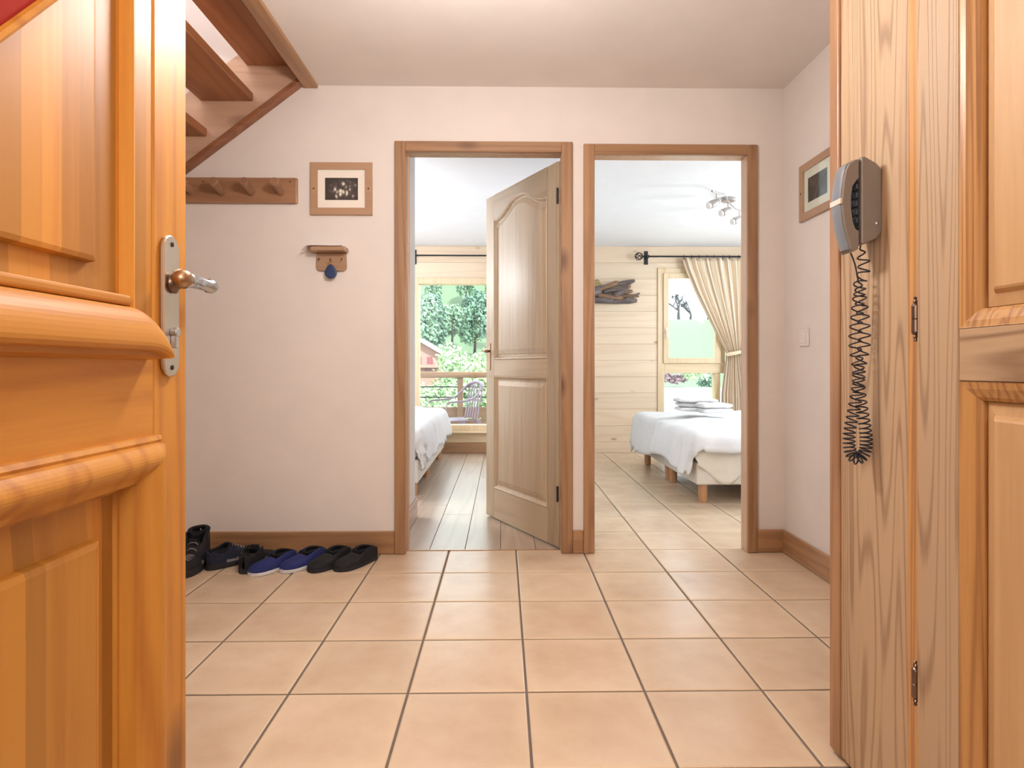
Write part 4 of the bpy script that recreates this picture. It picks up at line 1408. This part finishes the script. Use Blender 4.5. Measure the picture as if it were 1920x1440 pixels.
ctr_x = atY(1376, 662, ry).x
for j in range(nv + 1):
    v = j / nv
    z = ct + (cbot - ct) * v
    if z >= ctie:
        t = (ct - z) / (ct - ctie)
        xl = lerp(XLs, t)
        xr = XT1 + (ctr_x + 0.085 - XT1) * t ** 1.4
        g = t
    else:
        t2 = (ctie - z) / (ctie - cbot)
        xl = XLs[-1][1] - 0.06 * min(1, t2 * 2.2)
        xr = ctr_x + 0.085 + 0.12 * min(1, t2 * 2)
        g = 1 - 0.5 * min(1, t2 * 2)
    row = []
    for i in range(nu + 1):
        u = i / nu
        amp = 0.022 * (1 - 0.3 * g)
        y = ry + amp * math.sin(u * 2 * PI * 11 + 0.8 * math.sin(v * 5 + u * 4)) + 0.012 * noise.noise(Vector((u * 14, v * 2, 3))) - 0.035 * g * math.sin(PI * u)
        row.append((xl + (xr - xl) * u, y - 0.012, z))
        mb.uv.append((u, v))
    rr.append(row)
mb.rings(rr, closed=False)
obj('curtain_fabric', mb, M['curtain'], cu, smooth=True, solid=0.002)
tb = []
for i in range(20):
    a_ = 2 * PI * i / 20
    tb.append([(ctr_x - 0.002 + 0.098 * math.cos(a_) + 0.008 * (k - 1), ry - 0.035 + 0.058 * math.sin(a_), ctie + 0.022 * (k - 1) + 0.02 * math.cos(a_)) for k in range(3)])
mb = MB().rings([list(r) for r in tb] + [list(tb[0])], closed=False)
obj('tieback', mb, M['curtain'], cu, smooth=True, solid=0.004)
for k in range(8):
    x = atY(1282 + 14.5 * k, 481, ry).x + 0.01 * math.sin(k * 3)
    if x > XT1: break
    obj('ring', MB().tube([(x, ry + 0.017 * math.cos(2 * PI * i / 14), rbz - 0.005 + 0.018 * math.sin(2 * PI * i / 14)) for i in range(14)], 0.003, 6, loop=True), M['iron'], cu, smooth=True)

# ------------------------------------------------------------------ driftwood sculpture
dw = thing('driftwood_sculpture', 'wall sculpture of stacked grey driftwood pieces on the pine boards', 'sculpture', atY(1140, 568, YF - 0.06))
yd = YF - 0.012


def stick(px0, py0, px1, py1, r0, r1, dep, mat, flat=1.0, label=None):
    a_, b_ = atY(px0, py0, yd - dep), atY(px1, py1, yd - dep)
    d = (b_ - a_)
    up_ = Vector((0, -1, 0))
    w = d.normalized().cross(up_).normalized()
    rr = []
    sd = random.uniform(0, 50)
    for i in range(9):
        t = i / 8
        c_ = a_ + d * t + w * 0.008 * noise.noise(Vector((t * 3, sd, 0)))
        rad = 1.35 * (r0 + (r1 - r0) * t) * (0.55 if i in (0, 8) else 1.0)
        row = []
        for j in range(9):
            an = 2 * PI * j / 9
            k = rad * (1 + 0.35 * noise.noise(Vector((math.cos(an) * 1.5, math.sin(an) * 1.5, sd + t * 3))))
            row.append(c_ + w * math.cos(an) * k + up_ * math.sin(an) * k * flat)
        rr.append(row)
    return obj('driftwood_piece', MB().rings(rr), mat, dw, smooth=True)


D_, Db, Dp = M['driftwood'], M['driftwood_brown'], M['driftwood_pale']
for s in ((1085, 562, 1194, 564, 0.028, 0.026, 0.03, D_), (1090, 548, 1150, 552, 0.05, 0.035, 0.035, D_), (1096, 556, 1130, 546, 0.045, 0.03, 0.06, D_),
          (1128, 540, 1190, 526, 0.016, 0.020, 0.05, D_), (1118, 544, 1160, 530, 0.022, 0.02, 0.07, Db), (1140, 552, 1198, 556, 0.024, 0.010, 0.06, Db),
          (1158, 560, 1182, 534, 0.022, 0.014, 0.05, Db), (1150, 556, 1176, 540, 0.030, 0.018, 0.09, D_), (1120, 554, 1168, 558, 0.020, 0.018, 0.09, Db),
          (1085, 540, 1126, 534, 0.035, 0.028, 0.03, Dp), (1098, 528, 1124, 530, 0.02, 0.022, 0.035, Dp), (1172, 562, 1200, 550, 0.016, 0.008, 0.05, D_),
          (1130, 548, 1178, 538, 0.016, 0.012, 0.10, D_), (1104, 564, 1150, 562, 0.02, 0.024, 0.08, D_), (1095, 545, 1140, 536, 0.018, 0.014, 0.08, D_),
          (1160, 548, 1186, 546, 0.02, 0.014, 0.04, Db)):
    stick(*s)

# ------------------------------------------------------------------ ceiling spot bar of the right room
sb = thing('ceiling_spotlight', 'brushed metal wavy spotlight bar on the right bedroom ceiling', 'lamp', (1.77, 4.8, RC))
mc = atY(1366, 372, 4.80)
obj('canopy', MB().lathe([(0.052, -0.026), (0.056, -0.022), (0.056, -0.0005)], (mc.x, 4.80, RC), (0, 0, 1), 24), M['spot_metal'], sb)
barz = RC - 0.045
bp_ = [(1335, 358), (1348, 363), (1360, 366), (1366, 378), (1378, 390), (1395, 397), (1412, 400)]
pts = []
for x, y in bp_:
    r = ray(x, y)
    k = (barz - CAMH) / r.z
    pts.append(Vector((r.x * k, r.y * k, barz)))
obj('wavy_bar', MB().tube(catmull(pts, 8), 0.007, 8), M['spot_metal'], sb, smooth=True)
for i, (x, y) in enumerate(((1343, 361), (1365, 377), (1386, 394))):
    r = ray(x, y)
    k = (barz - CAMH) / r.z
    q = Vector((r.x * k, r.y * k, barz))
    s_ = obj('spot_head', MB().lathe([(0.010, -0.035), (0.020, -0.03), (0.026, 0.0), (0.029, 0.045), (0.027, 0.05), (0.001, 0.048)], q + Vector((-0.012, -0.01, -0.078)), (-0.86, -0.25, -0.42), 14), M['spot_metal'], sb, smooth=True)
    obj('stem', MB().tube([q, q + Vector((0, 0, -0.07))], 0.004, 6), M['spot_metal'], s_)
    obj('bulb', MB().lathe([(0.023, 0.048), (0.026, 0.066), (0.018, 0.072), (0.001, 0.073)], q + Vector((-0.012, -0.01, -0.078)), (-0.86, -0.25, -0.42), 14), M['white_plastic'], s_)

# ------------------------------------------------------------------ balcony
struct('floor_balcony', MB().box(-3.0, 0.6, YF + 0.2, 8.65, -0.25, -0.13), M['balcony_floor'], 'pale balcony floor outside the left bedroom')
bal = thing('balcony_railing', 'wooden balcony railing with thin metal rods outside the left bedroom', 'railing', (-0.6, 8.55, -0.13))
yb_ = 8.55
z1 = atY(850, 697, yb_).z
obj('handrail', MB().box(-3.0, 0.6, yb_ - 0.06, yb_ + 0.06, z1 - 0.085, z1), M['balcony_wood'], bal, bevel=0.006)
for px in (863, 663, 1000):
    x = atY(px, 700, yb_).x
    obj('post', MB().box(x - 0.04, x + 0.04, yb_ - 0.035, yb_ + 0.035, -0.129, z1 - 0.086), M['balcony_wood'], bal, bevel=0.004)
for py in (725.5, 745):
    z = atY(850, py, yb_).z
    obj('rod', MB().tube([(-3.0, yb_ + 0.045, z), (0.6, yb_ + 0.045, z)], 0.009, 8), M['iron'], bal)
zp = atY(850, 763, yb_).z
for k in range(3):
    h_ = (zp + 0.10) / 3
    obj('board', MB().box(-3.0, 0.6, yb_ + 0.036, yb_ + 0.055, -0.10 + h_ * k + 0.004, -0.10 + h_ * (k + 1) - 0.004), M['balcony_wood'], bal, bevel=0.003)

# plastic garden armchair, facing left
ch = thing('garden_chair', 'lilac white plastic garden armchair with slatted back on the balcony', 'chair', (-0.60, 7.72, -0.13), PI + 0.55)
# local: front +x (turned to face left), right side +y
sh = 0.42
mb = MB()
mb.grid(lambda u, v: Vector((-0.22 + 0.46 * u, -0.22 + 0.44 * v, sh - 0.025 * math.sin(PI * v) * (1 - u * 0.6) - 0.02 * max(0, u - 0.85) * 6)), 10, 10)
obj('seat', mb, M['lilac_plastic'], ch, local=True, solid=0.012, smooth=True)
for s in (-1, 1):
    obj('leg', MB().prism([(0.20, s * 0.23, sh), (0.25, s * 0.23, sh), (0.275, s * 0.25, 0.001), (0.225, s * 0.25, 0.001)], (0, -s * 0.035, 0)), M['lilac_plastic'], ch, local=True, bevel=0.005)
    obj('leg', MB().prism([(-0.18, s * 0.23, sh), (-0.24, s * 0.23, sh), (-0.31, s * 0.25, 0.001), (-0.265, s * 0.25, 0.001)], (0, -s * 0.035, 0)), M['lilac_plastic'], ch, local=True, bevel=0.005)
    arm = [(0.235, s * 0.24, sh - 0.02), (0.245, s * 0.255, sh + 0.18), (0.20, s * 0.262, sh + 0.225), (0.02, s * 0.262, sh + 0.235), (-0.14, s * 0.25, sh + 0.27), (-0.27, s * 0.215, sh + 0.40)]
    cc = catmull([Vector(p) for p in arm], 5)
    mb = MB()
    rr = []
    for q in cc:
        rr.append([q + Vector((0.0, -0.022, -0.010)), q + Vector((0.012, 0.022, -0.010)), q + Vector((0.012, 0.022, 0.012)), q + Vector((0.0, -0.022, 0.012))])
    mb.rings(rr)
    obj('armrest', mb, M['lilac_plastic'], ch, local=True, bevel=0.003)
top = [(-0.245, -0.215, sh + 0.36), (-0.285, -0.19, sh + 0.42), (-0.31, -0.10, sh + 0.455), (-0.315, 0, sh + 0.465), (-0.31, 0.10, sh + 0.455), (-0.285, 0.19, sh + 0.42), (-0.245, 0.215, sh + 0.36)]
obj('back_top', MB().tube(catmull([Vector(p) for p in top], 5), 0.020, 8), M['lilac_plastic'], ch, local=True, smooth=True)
for k in range(6):
    y = -0.165 + 0.066 * k
    zt_ = sh + 0.455 - 0.6 * y * y
    mb = MB().prism([(-0.225, y - 0.014, sh + 0.0), (-0.225, y + 0.014, sh + 0.0), (-0.305, y + 0.014, zt_), (-0.305, y - 0.014, zt_)], (-0.010, 0, 0))
    obj('slat', mb, M['lilac_plastic'], ch, local=True, bevel=0.002)
mb = MB().prism([(-0.268, -0.19, sh + 0.22), (-0.268, 0.19, sh + 0.22), (-0.274, 0.19, sh + 0.25), (-0.274, -0.19, sh + 0.25)], (-0.014, 0, 0))
obj('back_rail', mb, M['lilac_plastic'], ch, local=True)

# ------------------------------------------------------------------ outdoors
def sstep(a, b, x):
    t = min(1, max(0, (x - a) / (b - a)))
    return t * t * (3 - 2 * t)


def ground(x, y):
    rat = x / max(y, 4)
    zl = -4.0 + 3.2 * sstep(14, 42, y) + 3.0 * sstep(45, 75, y) + 46 * sstep(70, 190, y)
    zr = -0.22 + 0.008 * min(y, 27) + 6.6 * sstep(28, 74, y) - 2 * sstep(78, 120, y)
    t = sstep(0.03, 0.14, rat)
    return zl + (zr - zl) * t + 0.25 * noise.noise(Vector((x * 0.1, y * 0.1, 0)))


def ground_mat():
    m, nt, bs = newmat('meadow_and_gravel')
    n = N(nt)
    tc = n('ShaderNodeTexCoord').outputs['Object']
    a = n('ShaderNodeTexNoise', {'Vector': tc, 'Scale': 0.5, 'Detail': 5.0}).outputs[0]
    b = n('ShaderNodeTexNoise', {'Vector': tc, 'Scale': 6.0, 'Detail': 3.0}).outputs[0]
    s = n('ShaderNodeSeparateXYZ', {0: tc})
    g = n.mix(n.math('MULTIPLY_ADD', b, 0.6, n.math('MULTIPLY', a, 0.4)), rgb(76, 98, 68), rgb(96, 116, 88))
    e = n.math('ADD', s.outputs[1], n.math('MULTIPLY', n.math('SUBTRACT', a, 0.5), 2.0))
    f1 = n('ShaderNodeMapRange', {0: e, 1: 26.0, 2: 27.0, 3: 1.0, 4: 0.0}).outputs[0]
    f2 = n('ShaderNodeMapRange', {0: s.outputs[0], 1: 1.0, 2: 2.0, 3: 0.0, 4: 1.0}).outputs[0]
    col = n.mix(n.math('MULTIPLY', f1, f2), g, rgb(206, 204, 198))
    nt.links.new(col, bs.inputs['Base Color'])
    bs.inputs['Roughness'].default_value = 0.95
    return m


M['ground'] = ground_mat()
mb = MB()
gx, gy = 90, 90


def gp(u, v):
    y = 7.0 + 223 * v ** 1.8
    x = (-0.62 + 1.45 * u) * (y + 6)
    return Vector((x, y, ground(x, y) if y > 8.8 else -0.6 + 0 * x if x > 0.7 else -4))


mb.grid(gp, gx, gy)
struct('ground', mb, M['ground'], 'green hillside and pale gravel outside the windows', smooth=True)


def leaf_mat(name, c1, c2):
    m, nt, bs = newmat(name)
    n = N(nt)
    tc = n('ShaderNodeTexCoord').outputs['Object']
    oi = n('ShaderNodeObjectInfo').outputs['Random']
    a = n('ShaderNodeTexNoise', {'Vector': tc, 'Scale': 2.2, 'Detail': 5.0, 'Roughness': 0.7}).outputs[0]
    f_ = n.math('ADD', n.math('MULTIPLY', n.math('SUBTRACT', a, 0.5), 1.6), n.math('MULTIPLY_ADD', oi, 0.5, 0.25), clamp=True)
    nt.links.new(n.mix(f_, c1, c2), bs.inputs['Base Color'])
    bs.inputs['Roughness'].default_value = 0.9
    bs.inputs['Specular IOR Level'].default_value = 0.2
    return m


M['leaf_dark'] = leaf_mat('foliage_dark', rgb(84, 112, 104), rgb(136, 166, 132))
M['leaf_light'] = leaf_mat('foliage_light', rgb(132, 164, 120), rgb(186, 206, 160))
M['leaf_purple'] = leaf_mat('foliage_purple', rgb(120, 96, 110), rgb(150, 128, 130))


def crown_cloud(c, rx, ry_, rz, n, size, seed):
    """crown of leaf sprays: small bent leaf blades over clumped lobes"""
    rnd = random.Random(seed)
    mb = MB()
    lobes = []
    for k in range(9):
        a_, b_ = rnd.uniform(0, 2 * PI), rnd.uniform(-0.6, 1.2)
        lobes.append((Vector((math.cos(a_) * math.cos(b_) * rx * 0.55, math.sin(a_) * math.cos(b_) * ry_ * 0.55, math.sin(b_) * rz * 0.55)), rnd.uniform(0.38, 0.6)))
    for k in range(n):
        lc, lr = rnd.choice(lobes)
        d = Vector((rnd.gauss(0, 1), rnd.gauss(0, 1), rnd.gauss(0, 1))).normalized()
        rr_ = rnd.uniform(0.6, 1.0)
        p = c + lc + Vector((d.x * rx * lr * rr_, d.y * ry_ * lr * rr_, d.z * rz * lr * rr_))
        t = (d + Vector((rnd.uniform(-1, 1), rnd.uniform(-1, 1), rnd.uniform(-1, 1))) * 0.9).normalized()
        s = t.orthogonal().normalized()
        w = t.cross(s)
        z = size * rnd.uniform(0.6, 1.3)
        mb.poly([p, p + s * z * 0.35 + w * z * 0.5, p + w * z + t * z * 0.2, p - s * z * 0.35 + w * z * 0.5])
    return mb


def tree(x, y, h, rad, label, mat, n, size, seed, name='tree', trunk=True, group=None, full=False):
    z = ground(x, y)
    t = thing(name, label, 'tree' if name == 'tree' else 'bush', (x, y, z), group=group)
    rz_c = h * 0.44 if full else rad * (1.15 if trunk else 0.8)
    c = Vector((x, y, z + h * 0.55 if full else z + h - rad * (0.95 if trunk else 0.75)))
    if trunk:
        obj('trunk', MB().tube([(x, y, z - 0.2), (x + 0.02 * h, y, z + h * 0.3), (x, y, z + h * 0.75)], [h * 0.03, h * 0.022, h * 0.008], 7), M['bark'], t, smooth=True)
    o = obj('crown', crown_cloud(c, rad, rad, rz_c, n, size, seed), mat, t)
    return t


# wooded slope seen through the left window
rnd = random.Random(21)
ORD = ['first', 'second', 'third', 'fourth', 'fifth', 'sixth', 'seventh', 'eighth', 'ninth']
ROWS = ['lowest', 'second', 'third', 'fourth', 'fifth', 'topmost']
seed = 0
for r_i, y0 in enumerate((64, 72, 81, 91, 103, 117)):
    span = (945 - 715) / FPX * y0
    n_ = min(9, int(span // 4.6))
    for c_i in range(n_):
        x = (715 - 942) / FPX * y0 + span * (c_i + 0.5 + 0.22 * (-1) ** r_i) / n_
        y = y0 + rnd.uniform(-1.2, 1.2)
        h = rnd.uniform(6.2, 8.2)
        light = rnd.random() < 0.35
        seed += 1
        tree(x, y, h, rnd.uniform(1.75, 1.95), '%s broadleaf tree, %s from the left in the %s row of the wooded slope' % ('pale green' if light else 'dark green', ORD[c_i], ROWS[r_i]),
             M['leaf_light'] if light else M['leaf_dark'], 2000, 0.42, seed, full=True, group='trees on the wooded slope')
# nearer pale trees just past the balcony rail
for k, (px, y, h, r) in enumerate(((868, 22, 4.9, 1.25), (905, 20, 5.1, 1.3), (815, 26, 3.0, 1.0), (782, 25, 2.6, 1.0), (845, 17, 3.7, 0.9))):
    x = (px - 942) / FPX * y
    tree(x, y, h + (-ground(x, y) - 4) * 0 , r, ['feathery pale green tree just past the balcony rail behind the garden chair', 'feathery pale green tree past the balcony, half hidden by the bedroom door',
                          'low pale green bush in front of the chalet roof', 'low pale green bush at the left edge of the balcony window', 'low pale bush seen through the balcony rods'][k],
         M['leaf_light'], 3200, 0.17, 100 + k)

# chalet below the slope
hx0, hy0 = (806 - 942) / FPX * 48, 48
cz0 = ground(hx0, hy0) - 0.6
hs_ = thing('chalet', 'distant chalet with pale roof below the wooded slope', 'house', (hx0, hy0, cz0))
M['chalet_wall'] = plain('chalet_wall', rgb(150, 112, 100), 0.9)
M['chalet_roof'] = plain('chalet_roof', rgb(214, 212, 216), 0.8)
M['chalet_win'] = plain('chalet_window', rgb(120, 60, 66), 0.4)
zt_ = 0.95 + (688 - 655) / FPX * 48
obj('wall', MB().box(hx0 - 2.6, hx0 + 0.75, hy0, hy0 + 4, cz0, zt_ - 0.25).prism([(hx0 - 2.6, hy0, zt_ - 0.25), (hx0 + 0.75, hy0, zt_ - 0.25), (hx0 - 0.92, hy0, zt_ + 0.75)], (0, 4, 0)), M['chalet_wall'], hs_)
for s, xe in ((-1, hx0 - 3.1), (1, hx0 + 1.25)):
    xm = hx0 - 0.92
    mb = MB().prism([(xm, hy0 - 0.5, zt_ + 0.95), (xe, hy0 - 0.5, zt_ - 0.35), (xe, hy0 - 0.5, zt_ - 0.55), (xm, hy0 - 0.5, zt_ + 0.72)], (0, 5, 0))
    obj('roof', mb, M['chalet_roof'], hs_)
for k, (dx, z) in enumerate(((-2.0, -0.75), (-1.1, -0.75), (-0.2, -0.75), (-1.6, -1.6), (-0.4, -1.6))):
    obj('window', MB().box(hx0 + dx, hx0 + dx + 0.45, hy0 - 0.05, hy0, zt_ + z - 0.45, zt_ + z + 0.15), M['chalet_win'], hs_)
obj('balcony', MB().box(hx0 - 2.5, hx0 + 0.7, hy0 - 0.6, hy0, zt_ - 1.45, zt_ - 1.2), M['chalet_wall'], hs_)

# bare trees on the meadow top, right window
def bare_tree(px, y, h, label, seed):
    x = (px - 942) / FPX * y
    z = ground(x, y)
    rnd = random.Random(seed)
    t = thing('bare_tree', label, 'tree', (x, y, z))
    mb = MB()

    def grow(p, d, l, r, n):
        e = p + d * l
        mb.tube([p, (p + e) / 2 + Vector((rnd.uniform(-1, 1), rnd.uniform(-1, 1), 0)) * l * 0.06, e], [r, r * 0.85, r * 0.65], 5)
        if n == 0: return
        for k in range(3):
            dd_ = (d + Vector((rnd.uniform(-1, 1), rnd.uniform(-1, 1), rnd.uniform(-0.3, 0.7))) * 0.95).normalized()
            grow(e, dd_, l * rnd.uniform(0.62, 0.78), r * 0.6, n - 1)
    grow(Vector((x, y, z - 0.1)), Vector((0, 0, 1)), h * 0.26, h * 0.05, 5)
    obj('branches', mb, M['bark'], t)
    return t


bare_tree(1274, 72, 4.6, 'bare branching tree at the top of the meadow, left one', 3)
bare_tree(1297, 76, 4.0, 'bare branching tree at the top of the meadow, right one', 8)
bare_tree(1330, 75, 4.4, 'bare tree at the meadow top half behind the striped curtain', 11)
for k, (px, y, h, r, mt) in enumerate(((1306, 26, 1.0, 0.55, 'leaf_light'), (1254, 27.2, 0.55, 0.24, 'leaf_purple'), (1269, 27.2, 0.5, 0.24, 'leaf_purple'), (1283, 27.2, 0.55, 0.24, 'leaf_purple'), (1329, 27, 0.6, 0.45, 'leaf_dark'))):
    x = (px - 942) / FPX * y
    tree(x, y, h, r, ['green leafy bush at the gravel edge, right window', 'purplish low bush at the gravel edge, leftmost', 'purplish low bush at the gravel edge, middle one', 'purplish low bush at the gravel edge next to the green bush',
                      'dark green low bush at the gravel edge beside the curtain'][k], M[mt], 900, 0.12, 300 + k, name='bush', trunk=False)
